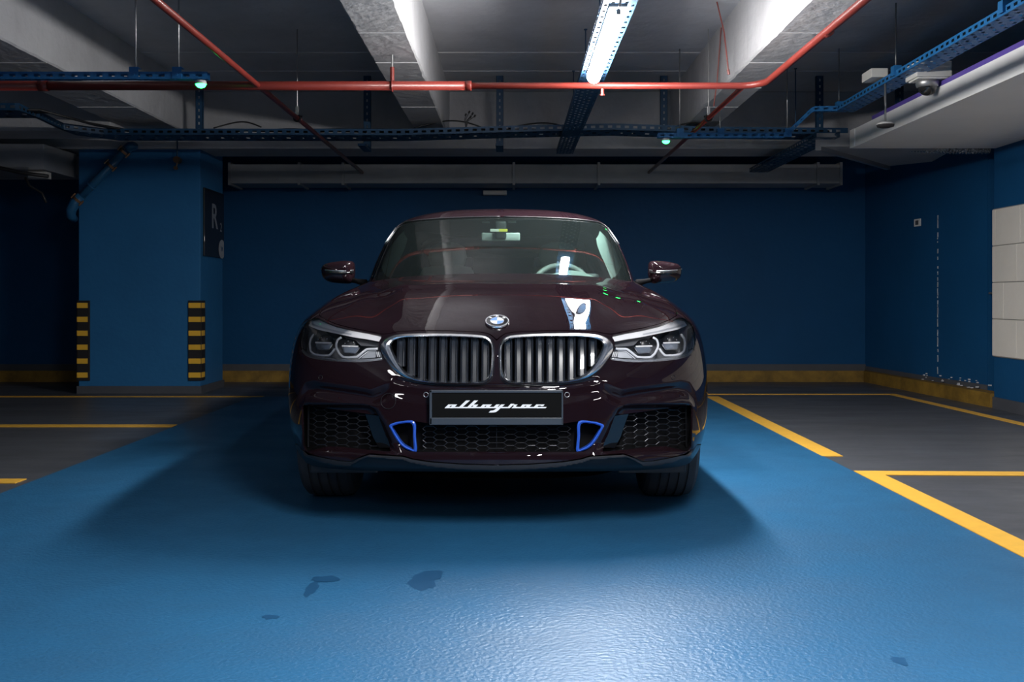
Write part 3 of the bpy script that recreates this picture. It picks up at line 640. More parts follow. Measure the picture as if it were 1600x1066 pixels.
def resample(pts, step, closed=False):
    P = np.asarray(pts, float)
    if closed: P = np.vstack([P, P[:1]])
    L = np.r_[0, np.cumsum(np.linalg.norm(np.diff(P, axis=0), axis=1))]
    n = max(2, int(round(L[-1]/step))); t = np.linspace(0, L[-1], n+1)
    r = np.stack([np.interp(t, L, P[:,k]) for k in range(P.shape[1])], 1)
    return r[:-1] if closed else r
def smooth_closed(pts, sub=6):
    P = np.asarray(pts, float); n = len(P); out = []
    for i in range(n):
        a, b, c, d = P[i-1], P[i], P[(i+1)%n], P[(i+2)%n]
        for k in range(sub):
            t = k/sub; out.append(.5*(2*b+(c-a)*t+(2*a-5*b+4*c-d)*t*t+(3*b-a-3*c+d)*t**3))
    return np.array(out)
def inpoly(P, poly):
    x, y = P[:,0], P[:,1]; r = np.zeros(len(P), bool); n = len(poly)
    for i in range(n):
        x0, y0 = poly[i]; x1, y1 = poly[(i+1)%n]
        if y0 == y1: continue
        c = ((y0 > y) != (y1 > y)) & (x < (x1-x0)*(y-y0)/(y1-y0)+x0); r ^= c
    return r

# outlines in the photograph (image right half)
K_OUT = smooth_closed([(780.5,548),(783,536),(790,527.5),(805,523.5),(850,521.3),(900,521),(928,522.5),(943,526),(953,532.5),(957.5,541),(956,550),(949,562),(936,578.5),(920,589.5),(895,597),(860,600),(819,600.8),(796,599.8),(786,594),(782,585),(780.5,566)])
K_IN = smooth_closed([(784.3,548),(786,538),(793,531.5),(808,528.3),(850,526.2),(895,526.2),(922,527.8),(934,531),(941,537),(941.5,544),(936,557),(929,569),(918,582),(900,591),(880,594.5),(850,596),(812,596.4),(796,594.8),(789,590),(785.6,580),(784.3,563)])
H_OUT = smooth_closed([(957,525),(975,521),(1005,515.5),(1029,509.5),(1048,502),(1060,496.5),(1069,497.5),(1078,503.5),(1084.5,514),(1087.5,530),(1085,546),(1076,556),(1058,561.5),(1025,565),(990,566),(968,564),(953.5,561.5),(957.5,552),(960.5,543),(960,533)], 4)
I_OUT = np.array([(961,649),(1020,641.5),(1079,632.8),(1082.5,637),(1082,668),(1080,698),(1074,706),(1064,703),(1040,697.5),(1018,698.5),(985,702),(955,705),(941,706),(950,680)])
G_OUT = np.array([(775.5,662),(880,662),(904,658.3),(927,658),(944,664.5),(935,683),(923,700),(913.5,705.3),(900,706.3),(775.5,707)])
def uvpx(pts, step=3, closed=True): return IV(resample(pts, step, closed))
k_uv = uvpx(K_OUT*1.0, 3.5); h_uv = uvpx(H_OUT, 3.5); i_uv = uvpx(I_OUT, 3.5)
g_px = resample(G_OUT, 3.5, True); g_uv = IV(g_px); g_uv[g_px[:,0] < 777, 0] = -.02
def arch(cy, cz, r, n=40):
    a = np.linspace(-.05*math.pi-.35, 1.05*math.pi+.35, n)
    return np.stack([cy-r*np.cos(a), cz+r*np.sin(a)], 1)
AY, AR, RY = .885, .352, 3.955
def arch_uv(cy):
    q = arch(cy, AR, .405); uv = IS(q)
    return np.array([(u, max(v, -.03) if z > .24 else -.03) for (u, v), (y, z) in zip(uv, q)])
af = arch_uv(AY); ar = arch_uv(RY)
HOLES = [k_uv, h_uv, i_uv, g_uv, af, ar]
# shut lines
bonnet_px = np.array([(775.5,533),(781,527),(789,521.5),(803,519),(850,516.8),(900,516.6),(930,518),(946,521.5),(956,522.3),(975,518.2),(1005,512.6),(1029,506.6),(1048,499),(1057,493.5)])
b1 = IV(resample(bonnet_px, 4)); b1[0,0] = -.02
b_side = np.array([b1[-1]]+[(u, v) for u, v in ((5.25,8.35),(5.45,9.0),(5.6,9.8),(5.62,10.6),(5.5,11.3),(5.3,11.8),(5.1,12.03))])
bonnet = np.vstack([b1, resample(b_side[1:], .12)])
hb = h_uv[np.argmax(h_uv[:,0]-.15*h_uv[:,1])]
fb = np.array([(hb[0]-.03,hb[1]),(hb[0]+.1,hb[1]-.3),(af[af[:,1]>.5][0][0]+.12, 3.9),(af[af[:,1]>2.9][0][0], 3.0)])
def sideline(yz): return IS(np.array(yz))
door1 = sideline(resample([(1.50,.25),(1.50,.5),(1.47,.8),(1.50,.95),(1.62,1.03)], .05)); door1[-1,1] = 12.03; door1[0,1] = -.03
door2 = sideline(resample([(2.62,.25),(2.62,.6),(2.60,1.0)], .05)); door2 = np.vstack([[door2[0][0],-.03], door2, [door2[-1][0],12.03]])
door3 = sideline(resample([(3.52,.25),(3.50,.5),(3.62,.85),(3.72,1.0)], .05)); door3 = np.vstack([[door3[0][0],-.03], door3, [door3[-1][0],12.03]])
VAL = np.array([(775.5,727),(830,725.5),(880,721.8),(907,717.5),(922,713),(940,712),(975,709.5),(990,715),(1003,721.5),(1020,720.5),(1045,716),(1072,710),(1085,701),(1093,688)])
val = IV(resample(VAL, 4)); val[0,0] = -.02
val = np.vstack([val, resample(np.array([val[-1],(af[af[:,1]>1.2][0][0], 1.25)]), .12)[1:]])
SEAMS = [bonnet, val, resample(fb, .12), door1, door2, door3]

def metric_off(S_, line, h):
    L = np.asarray(line); e = 1e-3
    du = (S_.ev(L[:,0]+e, L[:,1])-S_.ev(L[:,0]-e, L[:,1]))/(2*e); dv = (S_.ev(L[:,0], L[:,1]+e)-S_.ev(L[:,0], L[:,1]-e))/(2*e)
    T = np.gradient(L, axis=0); out = [[], []]
    for i in range(len(L)):
        J = np.stack([du[i], dv[i]], 1); t3 = J@T[i]; t3 /= np.linalg.norm(t3)+1e-12
        n3 = np.cross(du[i], dv[i]); n3 /= np.linalg.norm(n3)+1e-12; s3 = np.cross(n3, t3)
        d = np.linalg.lstsq(J, s3*h, rcond=None)[0]
        out[0].append(L[i]+d); out[1].append(L[i]-d)
    return np.array(out[0]), np.array(out[1])

def cdt_panels(S_, us, vs, holes, seams, gap, classify, off0=0.0, thick=.009, name_mat=None, parent=None, mirror=True):
    """triangulate the parameter domain with constraint lines; returns meshes by class"""
    U, V = np.meshgrid(us, vs); pts = [Vector(p) for p in np.stack([U.ravel(), V.ravel()], 1)]
    cons = []; 
    def addline(L, closed):
        n = len(pts); pts.extend(Vector(p) for p in L); m_ = len(L)
        for i in range(m_ if closed else m_-1): cons.append((n+i, n+(i+1)%m_))
    for h in holes: addline(h, True)
    bands = []
    for s_ in seams:
        a, b = metric_off(S_, s_, gap); addline(a, False); addline(b, False)
        bands.append(np.vstack([a, b[::-1]]))
    r = delaunay_2d_cdt(pts, cons, [], 0, 1e-5)
    P = np.array([p[:] for p in r[0]]); T = np.array([f for f in r[2] if len(f) == 3])
    c = P[T].mean(1); keep = (c[:,0] > us[0]-1e-6) & (c[:,0] < us[-1]+1e-6) & (c[:,1] > vs[0]-1e-6) & (c[:,1] < vs[-1]+1e-6)
    for h in holes: keep &= ~inpoly(c, h)
    for b in bands: keep &= ~inpoly(c, b)
    T = T[keep]; c = c[keep]
    P[:,0] = np.clip(P[:,0], us[0], us[-1]); P[:,1] = np.clip(P[:,1], vs[0], vs[-1])
    P3 = S_.pt(P[:,0], P[:,1]); N3 = S_.nrm(P[:,0], P[:,1], True)
    cls = classify(c, P3[T].mean(1)); out = {}
    for k in sorted(set(cls)):
        if k == '': continue
        Tk = T[np.array([x == k for x in cls])]
        used = np.unique(Tk); mp = -np.ones(len(P), int); mp[used] = np.arange(len(used))
        out[k] = (P3[used], N3[used], mp[Tk])
    return out
def shell(name, v, n, T, m, parent, thick=.008, mirror=True, weld=True):
    """panel with turned-in edges; mirrored across the centre unless told otherwise"""
    # orient outward: flip so that triangle normals agree with outward normal n
    a = v[T[:,0]]; fn = np.cross(v[T[:,1]]-a, v[T[:,2]]-a); fl = (fn*n[T[:,0]]).sum(1) < 0
    T = T.copy(); T[fl] = T[fl][:, ::-1]
    E = {}
    for t in T:
        for i in range(3):
            e = (t[i], t[(i+1)%3]); k = (min(e), max(e)); E[k] = None if k in E else e
    vs = [v]; fs = [tuple(t) for t in T]; be = [e for e in E.values() if e is not None and not (abs(v[e[0],0]) < 1e-5 and abs(v[e[1],0]) < 1e-5)]
    off = len(v); bi = sorted({i for e in be for i in e}); mi = {i: j for j, i in enumerate(bi)}
    if thick and bi:
        vs += [v[bi], v[bi]-n[bi]*thick]; nb = len(bi)
        for a_, b_ in be: fs.append((off+mi[a_], off+mi[a_]+nb, off+mi[b_]+nb, off+mi[b_]))
    vv = np.vstack(vs)
    objs = []
    if mirror is True:
        n0 = len(vv); vm = vv*np.array([-1,1,1]); al = np.vstack([vv, vm]); ff = fs+[tuple(i+n0 for i in f)[::-1] for f in fs]
        o = mesh(name, al, ff, m, parent, smooth=True)
        bm = bmesh.new(); bm.from_mesh(o.data); bmesh.ops.remove_doubles(bm, verts=[x for x in bm.verts if abs(x.co.x) < 1e-4], dist=1e-5); bm.to_mesh(o.data); bm.free(); objs.append(o)
    else:
        for s_ in ((1,-1) if mirror == 'pair' else (1,)):
            objs.append(mesh(name, vv*np.array([s_,1,1]), fs if s_ > 0 else [f[::-1] for f in fs], m, parent, smooth=True))
    for o in objs: o.data.set_sharp_from_angle(angle=math.radians(50))
    return objs

us = np.unique(np.r_[np.linspace(0, 5.9, 119), np.linspace(5.9, 8.2, 40), np.linspace(8.2, 14, 50)])
vs_ = np.unique(np.r_[np.linspace(0, 3, 60), np.linspace(3, 8.5, 100), np.linspace(8.5, 12, 48)])
bpoly = np.vstack([bonnet, [(-.1,12.2),(-.1,bonnet[0,1])]])
def xseam(c, S1):
    return np.interp(c[:,1], S1[np.argsort(S1[:,1]),1], S1[np.argsort(S1[:,1]),0])
fbs = resample(fb, .12)
def cl_body(c, p3):
    hood = inpoly(c, bpoly); u = c[:,0]
    d1, d2, d3 = xseam(c, door1), xseam(c, door2), xseam(c, door3); fbx = xseam(c, fbs)
    lowp = np.vstack([val, [(val[-1][0],-.1),(-.1,-.1),(-.1,val[0,1])]]); low = inpoly(c, lowp)
    out = []
    for i in range(len(c)):
        if hood[i]: out.append('bonnet')
        elif low[i]: out.append('lower_valance')
        elif u[i] < d1[i]:
            out.append('front_bumper' if (u[i] < fbx[i] and c[i,1] < hb[1]+.2) or c[i,1] < 2.5 and u[i] < 6.8 or (u[i] < hb[0]-.2) else 'front_wing')
        elif u[i] < d2[i]: out.append('front_door')
        elif u[i] < d3[i]: out.append('rear_door')
        else: out.append('rear_body')
    return out
panels = cdt_panels(BODY, us, vs_, HOLES, SEAMS, .0021, cl_body)
for k, (v, n, T) in panels.items():
    shell(k, v, n, T, M['blackp'] if k == 'lower_valance' else M['paint'], car, mirror='pair' if k in ('front_wing','front_door','rear_door') else True)

# ---- greenhouse
def ghpx(): return Inv(GH, proj, 0, 5.2, 0, 6)
IG = Inv(GH, proj, 0, 5.6, 0, 4)
IGS = Inv(GH, side, 5, 13, 0, 4)
ws_px = [(781,338.6),(830,339.2),(880,341.2),(915,344.2),(937,347.6),(948,354),(962,374),(976,396),(988,414),(996,426)]
ws_uv = IG(resample(ws_px, 6)); ws_uv = ws_uv[ws_uv[:,0] < 5.6]
ws = np.vstack([[(-.02, ws_uv[0,1])], ws_uv[1:], [(ws_uv[-1,0]+.02, .02),(ws_uv[-1,0]+.02,-.03),(-.02,-.03)]])
def gside(pts):
    return IGS(resample(np.array(pts), .05, True))
win1 = gside([(1.98,1.085),(2.18,1.22),(2.36,1.36),(2.48,1.415),(2.64,1.428),(2.62,1.075)])
win2 = gside([(2.70,1.078),(2.71,1.43),(3.05,1.435),(3.4,1.425),(3.62,1.40),(3.60,1.10)])
win3 = gside([(3.68,1.105),(3.70,1.39),(3.95,1.34),(4.18,1.22),(4.22,1.14)])
rw = np.array([(12.6,.7),(14.02,.5),(14.02,2.9),(12.75,2.8)])
ug = np.unique(np.r_[np.linspace(0,6,90), np.linspace(6,14,90)]); vg = np.unique(np.r_[np.linspace(0,3,50), np.linspace(3,6,30)])
wins = [('windscreen',ws),('side_window',win1),('side_window2',win2),('quarter_window',win3),('rear_window',rw)]
def cl_gh(c, p3):
    out = np.array(['roof']*len(c), dtype=object)
    for k, w_ in wins: out[inpoly(c, w_)] = k
    return list(out)
ghp = {}
U, V = None, None
def gh_build():
    ss = [w_ for k, w_ in wins]
    U, V = np.meshgrid(ug, vg); pts = [Vector(p) for p in np.stack([U.ravel(), V.ravel()], 1)]; cons = []
    for L in ss:
        n = len(pts); pts.extend(Vector(p) for p in L)
        for i in range(len(L)): cons.append((n+i, n+(i+1)%len(L)))
    r = delaunay_2d_cdt(pts, cons, [], 0, 1e-5)
    P = np.array([p[:] for p in r[0]]); T = np.array([f for f in r[2] if len(f) == 3]); c = P[T].mean(1)
    k_ = (c[:,0] > 0) & (c[:,0] < 14) & (c[:,1] > 0) & (c[:,1] < 6); T = T[k_]; c = c[k_]
    P[:,0] = np.clip(P[:,0], 0, 14); P[:,1] = np.clip(P[:,1], 0, 6)
    P3 = GH.pt(P[:,0], P[:,1]); N3 = GH.nrm(P[:,0], np.minimum(P[:,1], 5.95), True); cls = np.array(cl_gh(c, None))
    for k in sorted(set(cls)):
        Tk = T[cls == k]; used = np.unique(Tk); mp = -np.ones(len(P), int); mp[used] = np.arange(len(used))
        v = P3[used].copy(); n = N3[used]
        if k != 'roof': v = v-n*.004
        ghp[k] = (v, n, mp[Tk])
gh_build()
for k, (v, n, T) in ghp.items():
    if k == 'roof': shell('roof', v, n, T, M['paint'], car, thick=.012)
    else:
        nm = {'side_window2':'side_window'}.get(k, k)
        o = shell(nm, v, n, T, M['windscreen'], car, thick=0, mirror=True if k in ('windscreen','rear_window') else 'pair')
# black frit band and bright edge round the windscreen
def strip3(pts3, r, name, m, parent=car, pair=True):
    mb = MB(); mb.tube(pts3, r, 8)
    o = [mb.build(name, m, parent, smooth=True)]
    if pair:
        mb = MB(); mb.tube([(-a, b, c) for a, b, c in pts3], r, 8); o.append(mb.build(name, m, parent, smooth=True))
    return o
wl = ws_uv[ws_uv[:,0] > 0]; e3 = GH.pt(wl[:,0], wl[:,1])+GH.nrm(wl[:,0], wl[:,1])*.001
corner = int(np.argmin(np.abs(proj(e3)[:,0]-948)))
strip3([tuple(p) for p in e3[corner:]], .005, 'screen_trim', M['satin'])
strip3([tuple(p) for p in e3[:corner+1]], .0035, 'screen_seal', M['blackp'])
# frit: band just inside the screen edge
cg = np.array([0., 1.5]); inner = wl+(cg-wl)*np.array([.028,.03])
inner[:,0] = np.where(wl[:,0] < .05, wl[:,0], inner[:,0])
A_ = GH.pt(wl[:,0], wl[:,1])-GH.nrm(wl[:,0], wl[:,1])*.007; B_ = GH.pt(inner[:,0], inner[:,1])-GH.nrm(inner[:,0], inner[:,1])*.007
for s_ in (1,-1):
    m_ = np.array([s_,1,1]); n_ = len(A_)
    mesh('screen_border', np.vstack([A_*m_, B_*m_]), [(i, i+1, n_+i+1, n_+i) for i in range(n_-1)], M['gloss_black'], car)

# ---- helpers on the body surface
def onbody(px, off=0.0, step=None):
    q = np.asarray(px, float); 
    if step: q = resample(q, step)
    uv = IV(q); return BODY.pt(uv[:,0], uv[:,1])+BODY.nrm(uv[:,0], uv[:,1])*off
def undisp(px, off=0.0, ax=None):
    """point on the smooth body, pushed straight back along y instead of the normal"""
    uv = IV(np.asarray(px, float)); p = BODY.ev(uv[:,0], uv[:,1]).copy(); p[:,1] += off; return p
def both(fn):
    for s_ in (1,-1): fn(s_)
def mir(P, s_): return [(float(a)*s_, float(b), float(c)) for a, b, c in P]

# ---- added black core that closes the openings and blocks light inside
def core():
    U, V = np.meshgrid(np.linspace(0,14,60), np.linspace(0,12,30)); p = BODY.ev(U, V); n = BODY.nrm(U, V)
    front = np.clip(1-(U-6)/1.5, 0, 1); dpt = .035+.15*front*(1-sst((V-6.5)/2.0)); q = p-n*dpt[...,None]
    q[...,0] = np.maximum(q[...,0], 0)
    # wheel wells
    for cy in (AY, RY):
        r = np.sqrt((q[...,1]-cy)**2+(q[...,2]-AR)**2); w_ = (r < .46) & (U > 4.0) & (U < 13); q[...,0] = np.where(w_, np.minimum(q[...,0], .58), q[...,0])
    nv, nu = U.shape; vs = q.reshape(-1,3); fs = [(j*nu+i, j*nu+i+1, (j+1)*nu+i+1, (j+1)*nu+i) for j in range(nv-1) for i in range(nu-1)]
    n0 = len(vs); allv = np.vstack([vs, vs*np.array([-1,1,1])]); allf = fs+[tuple(k+n0 for k in f)[::-1] for f in fs]
    o = mesh('light_block_core', allv, allf, M['inner'], car)
    vs = [(float(a), float(b), .205) for a, b in zip(BODY.ev(np.linspace(0,14,50), np.zeros(50))[:,0]*.66, BODY.ev(np.linspace(0,14,50), np.zeros(50))[:,1]*.985+.05)]
    vs = vs+[(-a,b,c) for a,b,c in vs[::-1]]
    mesh('underbody', vs, [tuple(range(len(vs)))], M['inner'], car)
core()

# ------------------------------------------------------------ grilles
def yoff(P, off): P = np.array(P); P[:,1] += off; return P
def loft(name, rings, m, parent, closed=True, s_=1, smooth=True, auto=35):
    n = len(rings[0]); vs = np.vstack([np.asarray(r)*np.array([s_,1,1]) for r in rings]); fs = []
    for i in range(len(rings)-1):
        for k in range(n if closed else n-1):
            f = (i*n+k, i*n+(k+1)%n, (i+1)*n+(k+1)%n, (i+1)*n+k); fs.append(f)
    o = mesh(name, vs, fs, m, parent, smooth)
    bm = bmesh.new(); bm.from_mesh(o.data); bmesh.ops.recalc_face_normals(bm, faces=bm.faces); bm.to_mesh(o.data); bm.free()
    if auto: o.data.set_sharp_from_angle(angle=math.radians(auto))
    return o
def fill(name, ring, m, parent, s_=1):
    vs = np.asarray(ring)*np.array([s_,1,1]); c = vs.mean(0); n = len(vs)
    return mesh(name, np.vstack([vs, c]), [(k, (k+1)%n, n) for k in range(n)], m, parent)
ko = undisp(K_OUT); ki = undisp(K_IN); kc = K_IN.mean(0)
def px_at_y(px, Ycar):
    Y = Ycar+CY; px = np.asarray(px, float)
    return np.stack([(px[...,0]-800)/F*Y-CX, 0*px[...,0]+Ycar, EYE-(px[...,1]-465)/F*Y], -1)
xi = np.sort(K_IN[:,0])
def yspan(x):
    P = np.vstack([K_IN, K_IN[:1]]); ys = []
    for (x0,y0),(x1,y1) in zip(P, P[1:]):
        if (x0-x)*(x1-x) < 0: ys.append(y0+(y1-y0)*(x-x0)/(x1-x0))
    return min(ys), max(ys)
def kidney(s_):
    g = bpy.data.objects.new('kidney_grille', None); C.objects.link(g); g.parent = car
    mid = lambda t: ko*(1-t)+ki*t
    d_ = K_OUT-kc; ex = kc+d_*(1+1.7/np.linalg.norm(d_, axis=1, keepdims=True)); kx = undisp(ex); kx[:,0] = np.maximum(kx[:,0], .002)
    loft('grille_gap_ring', [yoff(kx,.004), yoff(kx,-.0025), yoff(ko,-.0025)], M['gloss_black'], g, s_=s_)  # black ring put in as the dark gap around the chrome frame
    loft('chrome_frame', [yoff(ko,.012), yoff(ko,-.006), yoff(mid(.22),-.015), yoff(mid(.55),-.019), yoff(mid(.85),-.012), yoff(ki,-.002), yoff(ki,.045)], M['chrome'], g, s_=s_)
    fill('grille_backing', yoff(ki,.075), M['inner'], g, s_)
    for k in range(10):
        x = 794+16.6*k if k < 9 else 936
        if x > 934: break
        q = []
        for yy in np.linspace(0, 1, 7):
            a, b = yspan(min(max(x,786),938)); y = a-1+(b+2-a)*yy; q.append((x, y))
        c = undisp(q, .014)
        prof = [(-.0180,.05),(-.0180,.010),(-.0135,.001),(-.011,.0),(-.0085,.004),(-.007,.012),(.007,.012),(.0085,.004),(.011,.0),(.0135,.001),(.0180,.010),(.0180,.05)]
        rings = [np.array([(p[0]+dx, p[1]+dy, p[2]) for dx, dy in prof]) for p in c]
        vs = np.vstack(rings)*np.array([s_,1,1]); n = len(prof)
        fs = [(i*n+j, i*n+j+1, (i+1)*n+j+1, (i+1)*n+j) for i in range(6) for j in range(n-1)]+[tuple(range(n)), tuple(6*n+j for j in range(n))]
        o = mesh('grille_slat', vs, fs, M['slat'], g, True); o.data.set_sharp_from_angle(angle=math.radians(40))
both(kidney)

def hexmesh(name, inside, x0, x1, y0, y1, pos, m, parent, s_, H=8.8, W=16.7, r=.0013):
    mb = MB(); fl_ = 10.8; sl = W-fl_
    for k in range(-1, int((y1-y0)/H)+2):
        pts = []; x = x0-W; c = 0
        while x < x1+W:
            yy = y0+k*H+(H/2 if c % 2 else 0); pts += [(x, yy), (x+fl_, yy)]; x += W; c += 1
        run = []
        for a, b in zip(pts, pts[1:]):
            mx = ((a[0]+b[0])/2, (a[1]+b[1])/2)
            if inside(*mx): run = run or [a]; run.append(b)
            elif run:
                mb.tube(mir(pos(run), s_), r*1.3, 5, caps=False); run = []
        if run: mb.tube(mir(pos(run), s_), r*1.3, 5, caps=False)
        for j in range(1, len(pts)-1):
            if j % 4 == 1: a, b = pts[j], (pts[j+1][0], pts[j][1]-H/2)
            elif j % 4 == 3: a, b = (pts[j][0], pts[j][1]), (pts[j+1][0], pts[j][1]+H/2)
            else: continue
            if inside((a[0]+b[0])/2, (a[1]+b[1])/2): mb.tube(mir(pos([a,b]), s_), r*1.3, 5, caps=False)
    # thin deep blades behind the wires give the cells depth
    return mb.build(name, m, parent)
def polyin(poly):
    P = np.array(poly, float); return lambda x, y: bool(inpoly(np.array([[x,y]]), P)[0])
M['mesh'] = mat('mesh_gloss', (.05,.052,.06,1), .2, metal=.6)
# lower centre grille
gp = undisp(G_OUT[1:-1]); 
g = bpy.data.objects.new('lower_grille', None); C.objects.link(g); g.parent = car
full = [(1551-x-.0, y) for x, y in []]
gx0 = 775.5; Gpoly = polyin([(770,667),(895,667),(898,706),(770,707)])
def gpos(run): return undisp(run, .03)
for s_ in (1,-1):
    hexmesh('grille_mesh', Gpoly, gx0+(-W_ if False else 0), 902, 663, 706, gpos, M['mesh'], g, s_)
rg = undisp(resample(np.array([(775,657),(904,657),(926,657),(945,664),(935,684),(923,701),(913,706.5),(775,708)]), 4, False))
for s_ in (1,-1):
    loft('grille_liner', [rg, yoff(rg,.075)], M['inner'], g, closed=False, s_=s_)
    fill('grille_backing', yoff(rg,.075), M['inner'], g, s_)
# blue trims
to = smooth_closed([(904,658.8),(926,658.6),(935,660.5),(943.5,664.6),(940,673),(934.5,683),(929,691),(922.5,699),(913.5,704.5),(901,706.2),(902,682)], 4)
ti = smooth_closed([(908,662.2),(925,662),(932,663.6),(938.8,666.6),(935.5,674),(930.5,682),(925.5,689.5),(919.5,696),(911.5,700.8),(905.2,702.2),(906.2,682)], 4)
ro = undisp(to); ri = undisp(ti)
both(lambda s_: loft('intake_trim', [yoff(ro,.02), yoff(ro,-.004), yoff(ro*.5+ri*.5,-.008), yoff(ri,-.003), yoff(ri,.03)], M['bluetrim'], car, s_=s_))
# side intakes
ip = resample(I_OUT, 4, True); io = onbody(ip)
mesh_poly = [(978,650),(1068,634),(1067,697),(1020,699),(962,703)]
def intake(s_):
    g = bpy.data.objects.new('side_intake', None); C.objects.link(g); g.parent = car
    back = io.copy(); back[:,1] += .09; cc = back.mean(0); back = cc+(back-cc)*.97
    loft('intake_liner', [io, back], M['gloss_black'], g, s_=s_)
    fill('intake_backing', back, M['inner'], g, s_)
    hexmesh('grille_mesh', polyin(mesh_poly), 960, 1070, 633, 702, lambda r: undisp(r, .055), M['mesh'], g, s_, H=8.6, W=16.2)
    a = onbody([(961,650),(955,665),(948,682),(942,700)], -.002); b = undisp([(979,648),(973,664),(967,682),(961,701)], .05)
    loft('inner_facet', [a, b], M['gloss_black'], g, closed=False, s_=s_)
    a = undisp([(1069,634),(1069,698)], .05); b = undisp([(1071,634),(1071,698)], .03)
    loft('edge_blade', [a, b], M['blackp'], g, closed=False, s_=s_)
both(intake)
def flap(s_):
    mb = MB(); x0, x1 = sorted((.53*s_, .83*s_))
    mb.rbox(x0, x1, .42, .445, .185, .26, .008); mb.build('air_deflector', M['blackp'], car)
both(flap)
# sensors and tow cover
def ring_on(px, r, tube_r, name, m, s_, fillm=None):
    c = onbody([px])[0]; n = BODY.nrm(*[np.array([a]) for a in IV([px])[0]], True)[0]
    n = n if n[1] < 0 else -n
    t = np.cross(n, [0,0,1]); t /= np.linalg.norm(t); b = np.cross(n, t)
    pts = [c+n*.001+t*r*math.cos(a)+b*r*math.sin(a) for a in np.linspace(0, 2*math.pi, 29)[:-1]]
    mb = MB(); mb.tube(mir(pts, s_), tube_r, 6, closed=True); mb.build(name, m, car, smooth=True)
both(lambda s_: ring_on((886,617), .0095, .0012, 'parking_sensor', M['satin'], s_))
both(lambda s_: ring_on((1052,590) if s_ > 0 else (1052,590), .0095, .0009, 'parking_sensor', M['blackp'], s_))
ring_on((945,627), .031, .0011, 'tow_eye_cover', M['blackp'], -1)

# ------------------------------------------------------------ headlamps
hp = H_OUT; hs = onbody(hp)
def patch(px_poly, off, name, m, parent, s_, thick=.006, step=4):
    P = resample(px_poly, step, True); top_ = undisp(P, off); bot = yoff(top_, thick)
    # fill by strips: triangulate in pixel space
    us_, vs2 = np.arange(P[:,0].min(), P[:,0].max(), step), np.arange(P[:,1].min(), P[:,1].max(), step)
    grid = np.array([(a, b) for a in us_ for b in vs2]); grid = grid[inpoly(grid, P)] if len(grid) else np.zeros((0,2))
    A = np.vstack([P, grid]); n = len(P)
    r = delaunay_2d_cdt([Vector(a) for a in A], [(i, (i+1)%n) for i in range(n)], [], 1, 1e-6)
    Q = np.array([a[:] for a in r[0]]); fs = [tuple(f) for f in r[2]]
    T = [f for f in fs if inpoly(np.array([Q[list(f)].mean(0)]), P)[0]]
    v3 = undisp(Q, off)*np.array([s_,1,1]); nv = len(v3)
    vb = yoff(v3, thick); i0 = nv*2
    rim = [(i, (i+1)%n, (i+1)%n+nv, i+nv) for i in range(n)]
    o = mesh(name, np.vstack([v3, vb]), T+rim, m, parent, True); 
    bm = bmesh.new(); bm.from_mesh(o.data); bmesh.ops.recalc_face_normals(bm, faces=bm.faces); bm.to_mesh(o.data); bm.free()
    o.data.set_sharp_from_angle(angle=math.radians(40)); return o
M['bucket'] = mat('lamp_bucket', (.68,.70,.74,1), .38, metal=.6)
M['crystal'] = mat('projector_glass', (.55,.62,.72,1), .08, metal=.7, coat=1)
